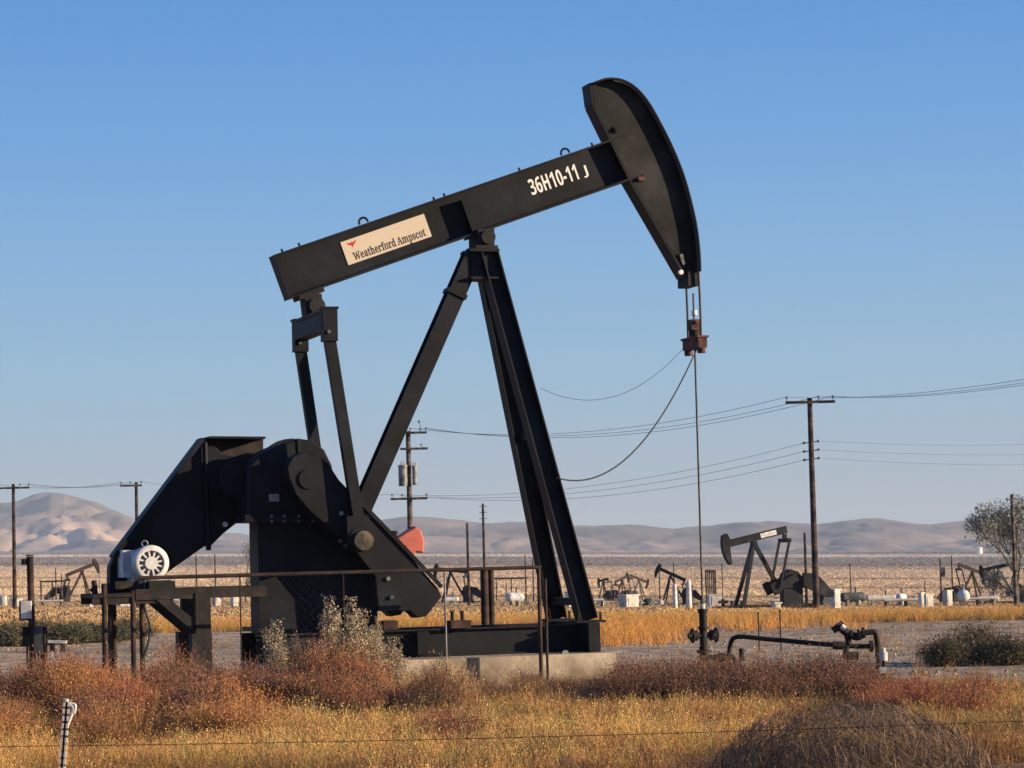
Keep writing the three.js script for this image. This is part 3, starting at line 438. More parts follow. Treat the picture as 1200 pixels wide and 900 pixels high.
const A = pole(957, 466, 130, 0.17, 'tall wooden pole with one crossarm and three side insulators right of the second pumpjack');
const armA = arm(A, 0.22, 1.22, 1.24, [-1.15, 0.42, 1.15]);
const sideA = [0, 1, 2].map(k => { const y = A.h - 2.25 - k * 0.42; part('side_insulator', [rod(V(-0.32, y, 0), V(0.34, y + 0.06, 0), 0.025), cyl(0.06, 0.12, 0.36, y + 0.08, 0), cyl(0.06, 0.12, -0.36, y, 0)], mat.insul, A.g); return [V(A.o.x - 0.38, A.o.y + y, A.o.z), V(A.o.x + 0.38, A.o.y + y + 0.08, A.o.z)]; });
const B = pole(483, 505, 160, 0.2, 'wooden pole carrying transformers, seen between the post legs', mat.poleGrey);
const armB = arm(B, 0.12, 0.3, 1.15, [0.15, 0.75, 1.1]); arm(B, 1.1, 0.5, 1.2, [0.8]); const lowB = arm(B, 4.15, 1.15, 1.1, [-1.05, -0.45, 1.05]);
for (const [x, w, h] of [[-0.36, 0.55, 1.25], [0.36, 0.3, 1.15]]) { const y = B.h - 2.75; part('transformer', [cyl(w / 2, h, x, y, 0.3, 'y', 18), cyl(w / 2 + 0.03, 0.06, x, y + h / 2, 0.3, 'y', 18), cyl(0.04, 0.25, x - 0.08, y + h / 2 + 0.12, 0.3, 'y', 8), cyl(0.04, 0.25, x + 0.08, y + h / 2 + 0.12, 0.3, 'y', 8)], mat.trafo, B.g); }
{ const y = B.h + 0.55; part('lightning_arrester', [rod(V(0.82, B.h, 0.16), V(0.72, y, 0.16), 0.03), cyl(0.07, 0.16, 0.7, y, 0.16, 'y', 8)], mat.insul, B.g); }
const C = pole(17.5, 567, 190, 0.16, 'wooden pole with a crossarm at the left edge before the mountain', mat.pole), armC = arm(C, 0.3, 1.3, 1.2, [-1.2, 0.5, 1.15]);
const D = pole(162, 565, 195, 0.16, 'wooden pole with a crossarm rising behind the belt guard', mat.pole), armD = arm(D, 0.25, 1.2, 0.45, [-1.1, -0.4, 0.4]);
const E = pole(569, 590, 240, 0.15, 'slim bare pole with side pegs left of the front legs', mat.pole); for (let k = 0; k < 3; k++) part('peg', rod(V(-0.35, E.h - 0.3 - k * 0.55, 0), V(0.35, E.h - 0.25 - k * 0.55, 0), 0.03), mat.insul, E.g);
pole(550, 613, 240, 0.15, 'shorter bare pole just left of the slim pole with side pegs', mat.pole);
pole(946, 624, 210, 0.14, 'short bare pole standing just left of the tall crossarm pole', mat.pole, 0);
const H = pole(1191, 579, 200, 0.17, 'tall bare pole in front of the tree at the right edge', mat.poleGrey); part('insulator', [rod(V(-0.4, H.h - 0.4, 0), V(0.4, H.h - 0.35, 0), 0.03), cyl(0.06, 0.12, -0.42, H.h - 0.36, 0)], mat.insul, H.g);
const K1 = pole(1104, 654, 300, 0.12, 'thin pole with a small box hung on it near the green pumpjack', mat.poleGrey); part('box', box(0.5, 1.1, 0.4, 0.2, K1.h - 1.6, 0.2), mat.grey, K1.g);
[[1117.5, 651, 300, 'thin bare pole right of the pole with the small box'], [998, 660, 330, 'thin bare pole above the pipe racks right of the tall crossarm pole'], [1085, 681, 330, 'short thick pole behind the mint green cabinet'], [617, 650, 300, 'thin pole seen just left of the far front leg'], [626, 655, 310, 'thinner pole touching the far front leg'], [594, 683, 320, 'short thin pole between the pipe posts and front legs'],
  [774, 668, 300, 'thin pole left of the two white stacks'], [791, 660, 320, 'thin pole rising above the left white stack'], [66, 665, 300, 'taller of the two thin poles behind the striped far-left yard'], [73, 672, 300, 'shorter of the two thin poles behind the far-left yard'], [231, 650, 280, 'thin pole seen under the belt guard, left of the pair'], [253, 650, 280, 'thin pole seen under the belt guard, right of the pair'], [838, 672, 300, 'thin pole left of the second pumpjack head']].forEach(a => pole(a[0], a[1], a[2], 0.1, a[3], mat.poleGrey));
function line(name, label, p, q, drop, r, group) { const g = thing(name, label, 'power line', p, 0, group); part('conductor', tube(sag(V(0, 0, 0), q.clone().sub(p), drop, 24), r, 48, 4), mat.wire, g); return g; }
['upper', 'middle', 'lower'].forEach((w, k) => {
  line('power_line', `${w} strand of the long top wires from tall pole left to transformer pole`, armA[k], armB[k], 1.0 + 0.12 * k, 0.011);
  line('power_line', `${w} strand of the top wires rising right from the tall pole`, armA[k], at(1420, 404 + 3 * k, 62), 0.45, 0.008);
  line('power_line', `${w} of the three low wires from tall pole left to transformer pole`, sideA[k][0], lowB[k].clone().add(V(0, -0.1 * k, 0)), 0.9, 0.009);
  line('power_line', `${w} of the three faint low wires running right from the tall pole`, sideA[k][1], at(1460, 500 + 14 * k, 150), 0.55, 0.006);
  line('power_line', `${w} strand of the wires between the two left crossarm poles`, armC[k], armD[k], 0.35, 0.013);
});
line('power_line', 'single wire running from the left belt guard pole behind the machine', armD[2], lowB[0], 0.4, 0.01);

// ---------------------------------------------------------------- pumpjacks farther off
function farJack(label, px, d, turn, tilt, scale, cols, R = 2.4, sign = false, group = 'pumpjacks across the far oil field') {
  const o = onGround(px, d, 0), g = thing('pumpjack', label, 'pumpjack', o, turn, group); g.scale.setScalar(scale);
  const [mb, mh, mg] = cols, PY = 4.3, c = Math.cos(tilt), s = Math.sin(tilt), bp = (u, v) => V(u * c - v * s, PY + u * s + v * c, 0), tail = -2.15;
  part('skid_base', [box(6.6, 0.35, 0.2, -0.6, 0.17, 0.6), box(6.6, 0.35, 0.2, -0.6, 0.17, -0.6), box(0.3, 0.36, 1.9, 1.05, 0.19, 0), box(0.3, 0.36, 1.5, -3.6, 0.18, 0)], mb, g);
  for (const z of [0.7, -0.7]) part('front_leg', bar(V(1.1, 0.3, z), V(0.08, PY - 0.2, z * 0.14), 0.2, 0.2, V(1, 0, 0)), mb, g);
  part('rear_leg', bar(V(-1.7, 1.2, 0), V(-0.1, PY - 0.2, 0), 0.24, 0.22, V(1, 0, 0)), mb, g); part('saddle_bearing', [box(0.3, 0.35, 0.5, 0, PY - 0.1, 0)], mb, g);
  const b = part('walking_beam', [bar(bp(tail - 0.2, 0.3), bp(R - 0.25, 0.3), 0.46, 0.22)], mh, g);
  if (sign) part('sign', bar(bp(-1.6, 0.3).setZ(0.12), bp(-0.5, 0.3).setZ(0.12), 0.3, 0.02), mat.white, b);
  if (sign) part('sign', bar(bp(-1.6, 0.3).setZ(-0.12), bp(-0.5, 0.3).setZ(-0.12), 0.3, 0.02), mat.white, b);
  const hp = []; for (let k = 0; k <= 10; k++) { const a = tilt + 0.42 - k * 0.09; hp.push([R * Math.cos(a), PY + R * Math.sin(a)]); } const e = tilt - 0.5; hp.push([R * 0.93 * Math.cos(e), PY + R * 0.93 * Math.sin(e)]); const i1 = bp(R - 0.5, 0.0), i2 = bp(R - 0.62, 0.62), i3 = bp(R - 0.5, 0.95); hp.push([i1.x, i1.y], [i2.x, i2.y], [i3.x, i3.y]);
  const hd = part('horse_head', plate(hp, -0.2, 0.2, 0.02), mh, g); part('bridle_cable', rod(V(R, PY + R * Math.sin(tilt - 0.4), 0), V(R, 1.6, 0), 0.035), mat.cable, hd); part('polished_rod', rod(V(R, 1.6, 0), V(R, 0.4, 0), 0.04), mat.steel, g); part('wellhead_stub', [cyl(0.12, 0.8, R, 0.4, 0), cyl(0.09, 0.6, R, 0.62, 0, 'x')], mat.rustDark, g);
  const tl = bp(tail, 0), cx = -2.35, cy = 1.95, cr = 1.05, tgt = 3.0; // crank angle that closes the linkage
  let best = 0, err = 9; for (let a = -3.1; a < 3.1; a += 0.02) { const q = Math.abs(Math.hypot(cx + cr * Math.cos(a) - tl.x, cy + cr * Math.sin(a) - tl.y + 0.3) - clamp(tgt, 0, 9)); if (q < err - 1e-3 && Math.cos(a) > -0.2) { err = q; best = a; } }
  const w = V(cx + cr * Math.cos(best), cy + cr * Math.sin(best), 0); part('equalizer', [box(0.2, 0.26, 1.7, tl.x, tl.y - 0.35, 0), box(0.2, 0.3, 0.3, tl.x, tl.y - 0.1, 0)], mb, g);
  for (const z of [0.8, -0.8]) { part('pitman_arm', bar(V(tl.x, tl.y - 0.3, z), V(w.x, w.y, z), 0.14, 0.12, V(1, 0, 0)), mb, g);
    const u = V(Math.cos(best), Math.sin(best), 0), n = V(-u.y, u.x, 0), P = (a, bb) => [cx + u.x * a + n.x * bb, cy + u.y * a + n.y * bb]; const cr2 = part('crank', plate([P(-0.3, -0.25), P(-0.3, 0.25), P(0.9, 0.24), P(1.25, 0.42), P(1.6, 0.38), P(1.6, -0.38), P(1.25, -0.42), P(0.9, -0.24)], z * 0.75 - 0.1, z * 0.75 + 0.1, 0.02), mg, g); part('crank_pin', cyl(0.12, 0.1, w.x, w.y, z, 'z', 10), mb, cr2); }
  part('gear_reducer', [plate([[-3.2, 1.35], [-3.2, 1.9], [-2.8, 2.4], [-2.3, 2.55], [-1.9, 2.3], [-1.7, 1.8], [-1.7, 1.35]], -0.42, 0.42, 0.03), box(1.3, 1.1, 0.7, -2.45, 0.85, 0)], mb, g);
  part('belt_guard', plate([[-3.0, 2.3], [-3.9, 2.25], [-5.1, 1.0], [-5.0, 0.7], [-4.4, 0.75], [-3.0, 1.5]], -0.75, -0.5, 0.02), mg, g); part('motor', [cyl(0.24, 0.7, -4.75, 0.75, 0.1, 'z', 16), box(0.6, 0.35, 0.6, -4.75, 0.4, 0)], mat.grey, g);
  return g;
}
farJack('second pumpjack, dark grey with a white beam sign, head turned left', 886, 165, Math.PI + 0.3, -0.2, 1.0, [mat.black, mat.jack, mat.jack], 2.2, true);
[['small brown pumpjack at far left with beam raised to the left', 97, 320, 0.5, 0.35, 0.92, [mat.rust, mat.rust, mat.rustDark]],
  ['small dark pumpjack between the crank and the pipe posts', 529, 300, Math.PI - 0.3, 0.12, 0.85, [mat.rustDark, mat.rustDark, mat.black]],
  ['small dark pumpjack nearest the right side of the front leg', 708, 330, 2.0, -0.1, 0.62, [mat.rustDark, mat.black, mat.black]],
  ['small brown pumpjack behind the white box right of the front leg', 730, 340, 0.9, 0.25, 0.66, [mat.rust, mat.rustDark, mat.rust]],
  ['small grey pumpjack with beam tipped down left of the white stacks', 750, 350, 0.5, -0.35, 0.66, [mat.grey, mat.rust, mat.grey]],
  ['small dark pumpjack with raised head directly left of the white stacks', 787, 270, Math.PI - 0.4, 0.42, 0.72, [mat.rustDark, mat.black, mat.black]],
  ['small brown pumpjack with drooping head left of the green pumpjack', 1141, 300, 0.35, -0.35, 0.85, [mat.rust, mat.rustDark, mat.rust]],
  ['small green pumpjack beside the pole at the right edge', 1172, 290, Math.PI - 0.35, -0.2, 0.9, [mat.green, mat.rustDark, mat.green]]].forEach(a => farJack(...a));

// ---------------------------------------------------------------- small plant of the oil field
function cabinet(label, px, d, w, h, dp, m, turn = 0.3) { const g = thing('equipment_cabinet', label, 'cabinet', onGround(px, d), turn, 'cabinets in the oil field'); g.rotation.y += 0.45; part('body', box(w, h, dp, 0, h / 2 + 0.15, 0), m, g); part('roof', box(w + 0.15, 0.08, dp + 0.15, 0, h + 0.19, 0), mat.whiteOld, g); part('door', box(w * 0.7, h * 0.8, 0.03, 0, h / 2 + 0.15, dp / 2 + 0.02), mat.whiteOld, g); part('plinth', box(w * 0.95, 0.3, dp * 0.95, 0, 0, 0), mat.concrete, g); }
function vtank(label, px, d, r, h, m = mat.white) { const g = thing('storage_tank', label, 'tank', onGround(px, d), 0.4, 'tanks in the oil field'); part('shell', cyl(r, h, 0, h / 2, 0, 'y', 24), m, g); part('roof', cyl(r + 0.03, r * 0.25, 0, h + r * 0.125, 0, 'y', 24, r * 0.15), m, g); part('ladder', [box(0.05, h, 0.05, r * 0.75, h / 2, r * 0.75), box(0.05, h, 0.05, r * 0.75 + 0.3, h / 2, r * 0.62)], mat.galv, g); part('pipe', tube([V(-r, 0.4, 0.2), V(-r - 0.5, 0.4, 0.4), V(-r - 0.6, 0, 0.4)], 0.07, 10, 6), mat.galv, g); }
function vessel(label, px, d, r, l, turn, m = mat.white) { const g = thing('pressure_vessel', label, 'vessel', onGround(px, d), turn, 'vessels in the oil field'); part('shell', new THREE.CapsuleGeometry(r, l, 8, 20).rotateZ(Math.PI / 2).translate(0, r + 0.5, 0), m, g); for (const s of [-1, 1]) part('saddle', box(0.2, r + 0.5, r * 1.5, s * l * 0.33, (r + 0.5) / 2, 0), mat.concrete, g); part('nozzle', [cyl(0.1, 0.5, l * 0.2, 2 * r + 0.65, 0), cyl(0.16, 0.06, l * 0.2, 2 * r + 0.9, 0)], mat.galv, g); }
function rack(label, px, d, l, h, n, turn, m = mat.whiteOld) { const g = thing('pipe_rack', label, 'pipe rack', onGround(px, d), turn, 'pipe racks in the oil field'); for (let k = 0; k < 3; k++) part('stand', [box(0.12, h, 0.12, (k - 1) * l * 0.45, h / 2, 0.3), box(0.12, h, 0.12, (k - 1) * l * 0.45, h / 2, -0.3), box(0.14, 0.1, 0.8, (k - 1) * l * 0.45, h, 0)], mat.rustDark, g); for (let k = 0; k < n; k++) part('pipe', cyl(0.11, l, 0, h + 0.17, -0.3 + 0.6 * k / Math.max(1, n - 1), 'x', 10), m, g); }
function stack(label, px, d, r, h) { const g = thing('vent_stack', label, 'stack', onGround(px, d), 0, 'white vent stacks'); part('column', cyl(r, h * 0.85, 0, h * 0.42, 0, 'y', 18, r * 0.8), mat.white, g); part('dome', new THREE.SphereGeometry(r * 0.8, 16, 10).scale(1, 1.4, 1).translate(0, h * 0.85, 0), mat.white, g); part('ladder', box(0.08, h * 0.8, 0.12, r + 0.04, h * 0.42, 0), mat.galv, g); part('base_ring', cyl(r * 1.15, 0.2, 0, 0.08, 0), mat.yellow, g); }
stack('left of the two white rounded stacks beside the wellhead', 791.5, 190, 0.2, 1.95); stack('right of the two white rounded stacks beside the wellhead', 808, 190, 0.22, 2.2);
cabinet('tall white cabinet just right of the tall crossarm pole', 979, 180, 0.55, 1.2, 0.5, mat.white); cabinet('pale mint cabinet on the far field under the hills', 1087, 190, 0.65, 0.85, 0.6, mat.mint, 0.1); cabinet('white box behind the polished rod and wellhead', 839, 200, 1.1, 0.85, 0.9, mat.white, -0.3);
cabinet('broad white box in front of the small brown pumpjack', 737, 200, 1.2, 0.85, 1, mat.whiteOld, 0.2); cabinet('small white box at the foot of the second pumpjack', 910, 158, 0.4, 0.3, 0.4, mat.white, 0); cabinet('white cabinet at far left beyond the control post', 107, 230, 0.6, 1.0, 0.6, mat.white); cabinet('pale cabinet seen below the motor platform', 146, 230, 1.1, 1.1, 0.9, mat.whiteOld, 0.1);
cabinet('narrow white cabinet left of the round white tank', 1111, 230, 0.6, 1.3, 0.6, mat.whiteOld, 0.2); cabinet('tiny white box beside the left edge pole', 20, 230, 0.7, 0.6, 0.6, mat.white, 0.2); cabinet('white box glimpsed between the front legs', 668, 210, 0.5, 1.1, 0.5, mat.white, 0.2); cabinet('small white box behind the platform column', 255, 240, 0.7, 0.8, 0.6, mat.whiteOld, 0.2); cabinet('white box half hidden by the reducer pedestal', 275, 240, 0.5, 1.0, 0.5, mat.white, 0.2); cabinet('slim white cabinet left of the mint cabinet', 1080, 178, 0.28, 0.95, 0.28, mat.white, 0.3);
vessel('white vessel lying between the pipe posts and front legs', 604, 230, 0.42, 0.9, 0.4); vessel('round white vessel seen end on near the thin poles', 1130, 215, 0.5, 0.6, 1.45); vessel('long white vessel behind the tall white cabinet', 1033, 260, 0.3, 2.6, 0.15, mat.whiteOld); vessel('small white vessel at the right end of the long vessel', 1057, 240, 0.38, 0.5, 0.8); vessel('white vessel low behind the crank end', 529, 240, 0.22, 1.0, 0.1); vessel('grey vessel right of the tall white cabinet', 1000, 230, 0.42, 1.6, 0.2, mat.grey); vessel('white vessel lying under the motor brace', 205, 235, 0.25, 1.2, 0.1); vessel('pale vessel between the green and brown small pumpjacks', 1158, 250, 0.25, 1.8, 0.1, mat.whiteOld);
rack('low pipe rack spanning the field left of the mint cabinet', 1062, 210, 3.6, 0.5, 4, 0.05); rack('low pipe rack right of the round white vessel', 1146, 235, 3.0, 0.6, 3, 0.05); rack('tall rusty pipe frame at far left beyond the poles', 62, 330, 3.2, 2.6, 2, 0.1, mat.rustDark); rack('tall rusty pipe frame between pipe posts and front legs', 600, 330, 4.2, 2.9, 2, 0.0, mat.rustDark); rack('low pipe rack at the foot of the front legs', 690, 225, 2.6, 0.5, 3, 0.1); rack('low pipe rack behind the second pumpjack base', 930, 230, 4, 0.5, 3, 0.05); rack('tall dark frame above the polished rod foot', 834, 290, 1.0, 3.6, 2, 0.3, mat.rustDark); rack('low pale pipe rack left of the second pumpjack', 858, 240, 2, 0.5, 3, 0.1); rack('low pipe rack in the yard at far left', 50, 260, 4, 0.4, 3, 0.1);
vtank('dark low tank right of the small grey pumpjack', 760, 250, 0.5, 0.7, mat.grey); vtank('tiny pale tank behind the white stacks', 774, 260, 0.35, 0.6, mat.whiteOld); vtank('pale tank at the left edge of the photo', 4, 260, 0.5, 1.1, mat.whiteOld); vtank('small white tank touching the near front leg', 704, 260, 0.4, 0.7, mat.whiteOld);
{ const td = rowDist(650.5), p = at(1147, 650, td); p.y = ground(p.x, p.z) - 1; const g = thing('water_tank', 'square white water tank alone on the plain below the right hills', 'water tank', p, 0.2); const h = at(1147, 641.5, td).y - p.y, tr = td * 4.6 / F; part('shell', cyl(tr, h, 0, h / 2, 0, 'y', 28), mat.white, g); part('roof', cyl(tr * 1.03, 0.8, 0, h + 0.4, 0, 'y', 28, 0.6), mat.whiteOld, g); }

// ---------------------------------------------------------------- vegetation
function strips() { const pos = [], col = [], idx = []; return {
  blade(p, q, bend, w, c, n = 3) { const dir = q.clone().sub(p), sd = V(dir.z + rr(-0.01, 0.01), rr(-0.02, 0.02), -dir.x + rr(-0.01, 0.01)).applyAxisAngle(V(0, 1, 0), rr(-1.2, 1.2)).setLength(w / 2), b = pos.length / 3;
    for (let k = 0; k <= n; k++) { const t = k / n, m = p.clone().lerp(q, t).addScaledVector(bend, t * t), f = 1 - 0.85 * t; pos.push(m.x - sd.x * f, m.y - sd.y * f, m.z - sd.z * f, m.x + sd.x * f, m.y + sd.y * f, m.z + sd.z * f); col.push(...c, ...c); if (k) { const a = b + 2 * k - 2; idx.push(a, a + 1, a + 2, a + 1, a + 3, a + 2); } } },
  leaf(p, s, c) { const b = pos.length / 3; for (let k = 0; k < 3; k++) { const v = V(rr(-1, 1), rr(-1, 1), rr(-1, 1)).setLength(s * rr(0.6, 1.2)); pos.push(p.x + v.x, p.y + v.y, p.z + v.z); col.push(...c); } idx.push(b, b + 1, b + 2); },
  geo() { const g = new THREE.BufferGeometry(); g.setAttribute('position', new THREE.Float32BufferAttribute(pos, 3)); g.setAttribute('color', new THREE.Float32BufferAttribute(col, 3)); g.setIndex(idx); g.computeVertexNormals(); return g; } }; }
const mix = (a, b, t) => a.map((v, i) => v * (1 - t) + b[i] * t);
const vmat = new THREE.MeshStandardMaterial({ vertexColors: true, roughness: 0.9, side: THREE.DoubleSide });
function grassTuft(n, h, spread, c0, c1, heads = 0.3) { const s = strips(); for (let k = 0; k < n; k++) { const a = rnd() * 6.283, r = Math.sqrt(rnd()) * spread, p = V(Math.cos(a) * r, -0.03, Math.sin(a) * r), l = h * rr(0.45, 1.15), q = p.clone().add(V(rr(-0.35, 0.35) * l, l, rr(-0.35, 0.35) * l)), c = mix(c0, c1, rnd()); s.blade(p, q, V(rr(-0.25, 0.25) * l, -0.1 * l * rnd(), rr(-0.25, 0.25) * l), rr(0.004, 0.009), c, 2); if (rnd() < heads) for (let j = 0; j < 3; j++) s.leaf(q.clone().lerp(p, rnd() * 0.25), 0.013, mix(c, [0.66, 0.43, 0.18], 0.5)); } return s.geo(); }
function shrub(n, r, h, c0, c1, leafN, leafS, lc0, lc1, flat = 0.75) { const s = strips(); for (let k = 0; k < n; k++) { const a = rnd() * 6.283, e = Math.asin(Math.pow(rnd(), flat)), lump = 0.78 + 0.35 * noise(Math.cos(a) * 2 + 7, Math.sin(a) * 2 + e * 2), rad = rr(0.7, 1.06) * lump, q = V(Math.cos(a) * Math.cos(e) * r * rad, Math.sin(e) * h * rad + 0.02, Math.sin(a) * Math.cos(e) * r * rad), p = V(q.x * 0.25 + rr(-0.1, 0.1) * r, -0.02, q.z * 0.25 + rr(-0.1, 0.1) * r), bd = V(rr(-0.1, 0.1), rr(0, 0.1), rr(-0.1, 0.1)).multiplyScalar(r), c = mix(c0, c1, rnd()); s.blade(p, q, bd, rr(0.005, 0.011), c, 3);
  for (let j = 0; j < 2; j++) { const t = rr(0.4, 0.8), m = p.clone().lerp(q, t).addScaledVector(bd, t * t), e2 = m.clone().add(V(rr(-0.2, 0.2) * r, rr(0.02, 0.22) * h, rr(-0.2, 0.2) * r)); s.blade(m, e2, V(0, 0, 0), rr(0.003, 0.006), c, 1); for (let i = 0; i < leafN / 2; i++) s.leaf(m.clone().lerp(e2, rnd()), leafS, mix(lc0, lc1, rnd())); }
  for (let j = 0; j < leafN; j++) { const t = rr(0.45, 1), m = p.clone().lerp(q, t).addScaledVector(bd, t * t); s.leaf(m.add(V(rr(-0.03, 0.03), rr(-0.03, 0.03), rr(-0.03, 0.03))), leafS * rr(0.6, 1.3), mix(lc0, lc1, rnd())); } } return s.geo(); }
function scatter(name, label, geos, places) { // one uncountable cover: instanced clumps with their own size, turn and tint
  const g = new THREE.Group(); g.name = numbered(name); tag(g, label, name.replace(/_/g, ' '), null, 'stuff'); scene.add(g);
  geos.forEach((geo, k) => { const mine = places.filter((_, i) => i % geos.length === k), im = new THREE.InstancedMesh(geo, vmat, mine.length), m4 = new THREE.Matrix4(), c = new THREE.Color(); im.name = 'clumps'; im.castShadow = im.receiveShadow = true; im.userData.kind = 'stuff';
    mine.forEach((p, i) => { const s = p.s ?? 1; m4.compose(p.p, new THREE.Quaternion().setFromEuler(new THREE.Euler(rr(-0.12, 0.12), rnd() * 6.283, rr(-0.12, 0.12))), V(s * rr(0.85, 1.15), s * (p.h ?? 1) * rr(0.8, 1.2), s * rr(0.85, 1.15))); im.setMatrixAt(i, m4); im.setColorAt(i, c.setRGB(...(p.c ?? [1, 1, 1]))); }); g.add(im); });
}
const gp = (px, d) => onGround(px, d);
// golden grass of the foreground
{
  const gold = [0.62, 0.385, 0.12], straw = [0.52, 0.34, 0.15], brown = [0.3, 0.17, 0.07], geos = [grassTuft(34, 0.3, 0.14, gold, straw), grassTuft(30, 0.36, 0.12, gold, [0.66, 0.44, 0.17], 0.5), grassTuft(30, 0.24, 0.16, straw, brown), grassTuft(26, 0.28, 0.13, brown, gold)], pl = [];
  for (let k = 0; k < 21000; k++) { const d = Math.sqrt(rr(17 ** 2, 31.5 ** 2)), px = rr(-140, 1340), p = gp(px, d), n = fbm(p.x * 0.55 + 11, p.z * 0.8, 3), n2 = noise(p.x * 2.3, p.z * 2.3); if (d > 29.5 && n2 < 0.55) continue; if (d < 20.5 && px > 790 && px < 1200 && rnd() < 0.95) continue; if (d > 26.5 && px < 540 && rnd() < 0.6) continue; if (d > 27 && px > 500 && px < 730 && rnd() < 0.6) continue;
    const bright = smooth(n, 0.35, 0.65), front = smooth(noise(p.x * 0.9 + 30, p.z * 0.9), 0.2, 0.6) * 0.35 + 0.65, c = mix([0.62, 0.52, 0.45], [1.05, 1, 0.9], bright).map(v => v * front * rr(0.75, 1.15)); pl.push({ p, s: rr(0.5, 0.85), h: 0.6 + 0.45 * bright, c }); }
  scatter('dry_grass', 'golden dry grass covering the foreground below the red brush', geos, pl);
  const p2 = []; for (let k = 0; k < 7000; k++) { const d = rr(60.5, 67), px = rr(-260, 1460), p = gp(px, d), n = fbm(p.x * 0.3, p.z * 0.5, 3); p2.push({ p, s: rr(0.75, 1.15), h: 0.6 + 0.45 * n, c: mix([0.8, 0.7, 0.55], [1.1, 1, 0.85], n).map(v => v * rr(0.8, 1.15)) }); }
  scatter('dry_grass', 'strip of golden dry grass along the far edge of the gravel yard', geos.slice(0, 2), p2);
  const p3 = []; for (let k = 0; k < 1000; k++) { const d = rr(31, 59), px = rr(-100, 1300), p = gp(px, d); if (noise(p.x * 0.6 + 3, p.z * 0.6) < 0.5 && d > 36) continue; p3.push({ p, s: rr(0.35, 0.8), c: [0.7, 0.62, 0.55] }); }
  scatter('dry_weeds', 'sparse low dry weeds dotted over the gravel yard', geos.slice(2), p3);
  const p4 = []; for (let k = 0; k < 150; k++) p4.push({ p: gp(rr(690, 1010), rr(56, 60.5)), s: rr(0.8, 1.3), h: 0.9, c: [1.05, 0.85, 0.62] }); for (let k = 0; k < 130; k++) p4.push({ p: gp(rr(700, 800), rr(47, 60)), s: rr(0.8, 1.3), h: 0.85, c: [1, 0.75, 0.5] });
  scatter('dry_grass', 'taller orange dry grass right of the skid front', geos.slice(0, 2), p4);
}
{ // straw tufts breaking up the brush, and rank weeds along the pad
  const g = [grassTuft(40, 0.5, 0.16, [0.6, 0.42, 0.2], [0.45, 0.29, 0.13], 0.6), grassTuft(34, 0.42, 0.14, [0.5, 0.4, 0.15], [0.58, 0.36, 0.14], 0.5)], pl = [];
  for (let k = 0; k < 300; k++) { const px = rr(-80, 560), d = rr(24, 31.2); if (noise(px / 30, d * 1.1 + 8) < 0.62) continue; pl.push({ p: gp(px, d), s: rr(0.6, 1.05), h: rr(0.7, 1.1), c: mix([1, 1, 1], [0.7, 0.62, 0.55], rnd()) }); }
  for (let k = 0; k < 110; k++) pl.push({ p: gp(rr(430, 545), rr(29.5, 32.3)), s: rr(0.6, 0.95), h: rr(0.6, 0.9), c: [0.8, 0.76, 0.7] }); for (let k = 0; k < 70; k++) pl.push({ p: gp(rr(590, 735), rr(30, 32.4)), s: rr(0.45, 0.75), h: 0.7, c: [0.65, 0.58, 0.55] });
  scatter('tall_weeds', 'straw coloured weeds standing among the red brush and along the pad', g, pl);
}
// standing dry grass on the far fields, tinted by field
{
  const s = strips(); for (let k = 0; k < 16; k++) { const p = V(rr(-0.5, 0.5), -0.05, rr(-0.5, 0.5)); s.blade(p, p.clone().add(V(rr(-0.2, 0.2), rr(0.6, 1.1), rr(-0.2, 0.2))), V(rr(-0.15, 0.15), 0, rr(-0.15, 0.15)), 0.36, mix([1, 1, 1], [0.8, 0.8, 0.8], rnd()), 1); }
  const geo = s.geo(), pl = [], fields = [[714.5, 0.42, 0.28, 0.14], [712, 0.3, 0.21, 0.125], [708, 0.3, 0.215, 0.13], [704, 0.46, 0.335, 0.2], [700.5, 0.22, 0.155, 0.1], [699, 0.5, 0.37, 0.225], [691, 0.55, 0.405, 0.25], [689.6, 0.26, 0.185, 0.12], [688, 0.54, 0.4, 0.245], [679.5, 0.57, 0.42, 0.26], [678, 0.33, 0.235, 0.15], [676.5, 0.56, 0.41, 0.255], [668, 0.57, 0.42, 0.265], [663.5, 0.44, 0.33, 0.22], [662, 0.2, 0.15, 0.115], [657, 0.26, 0.2, 0.155], [653.6, 0.25, 0.19, 0.15], [652.4, 0.62, 0.51, 0.39], [650, 0.62, 0.51, 0.39], [649.2, 0.17, 0.135, 0.12]].map(([r, ...c]) => [rowDist(r), c]).sort((a, b) => a[0] - b[0]);
  for (let d = 90; d < 4500; d += Math.max(1.6, d * 0.0075)) { const w = Math.max(0.22, d / 800), n = Math.ceil(0.52 * d / w);
    for (let i = 0; i < n; i++) { const dd = d * rr(0.996, 1.004), x = rr(-0.26, 0.26) * d, wob = 1 + 0.1 * (fbm(x / dd * 3 + 3, Math.log(dd) * 2, 2) - 0.5) + 0.05 * Math.sin(x / dd * 7), f = dd * wob; let k = 0; while (k < fields.length - 2 && f > fields[k + 1][0]) k++; if (dd > 125 && dd < 290 && rnd() < 0.72) continue;
      const t = clamp((f - fields[k][0]) / (fields[k + 1][0] - fields[k][0]), 0, 1), q = (0.8 + 0.4 * fbm(x * 0.02, dd * 0.006, 3)) * rr(0.9, 1.1) * 1.3; pl.push({ p: V(x, ground(x, -dd), -dd), s: w * 1.5, h: clamp(0.42 / w, 0.1, 0.75) * 0.6, c: mix(fields[k][1], fields[k + 1][1], t).map(v => v * q) }); } }
  scatter('field_grass', 'standing tan dry grass covering the flat fields below the hills', [geo], pl);
}
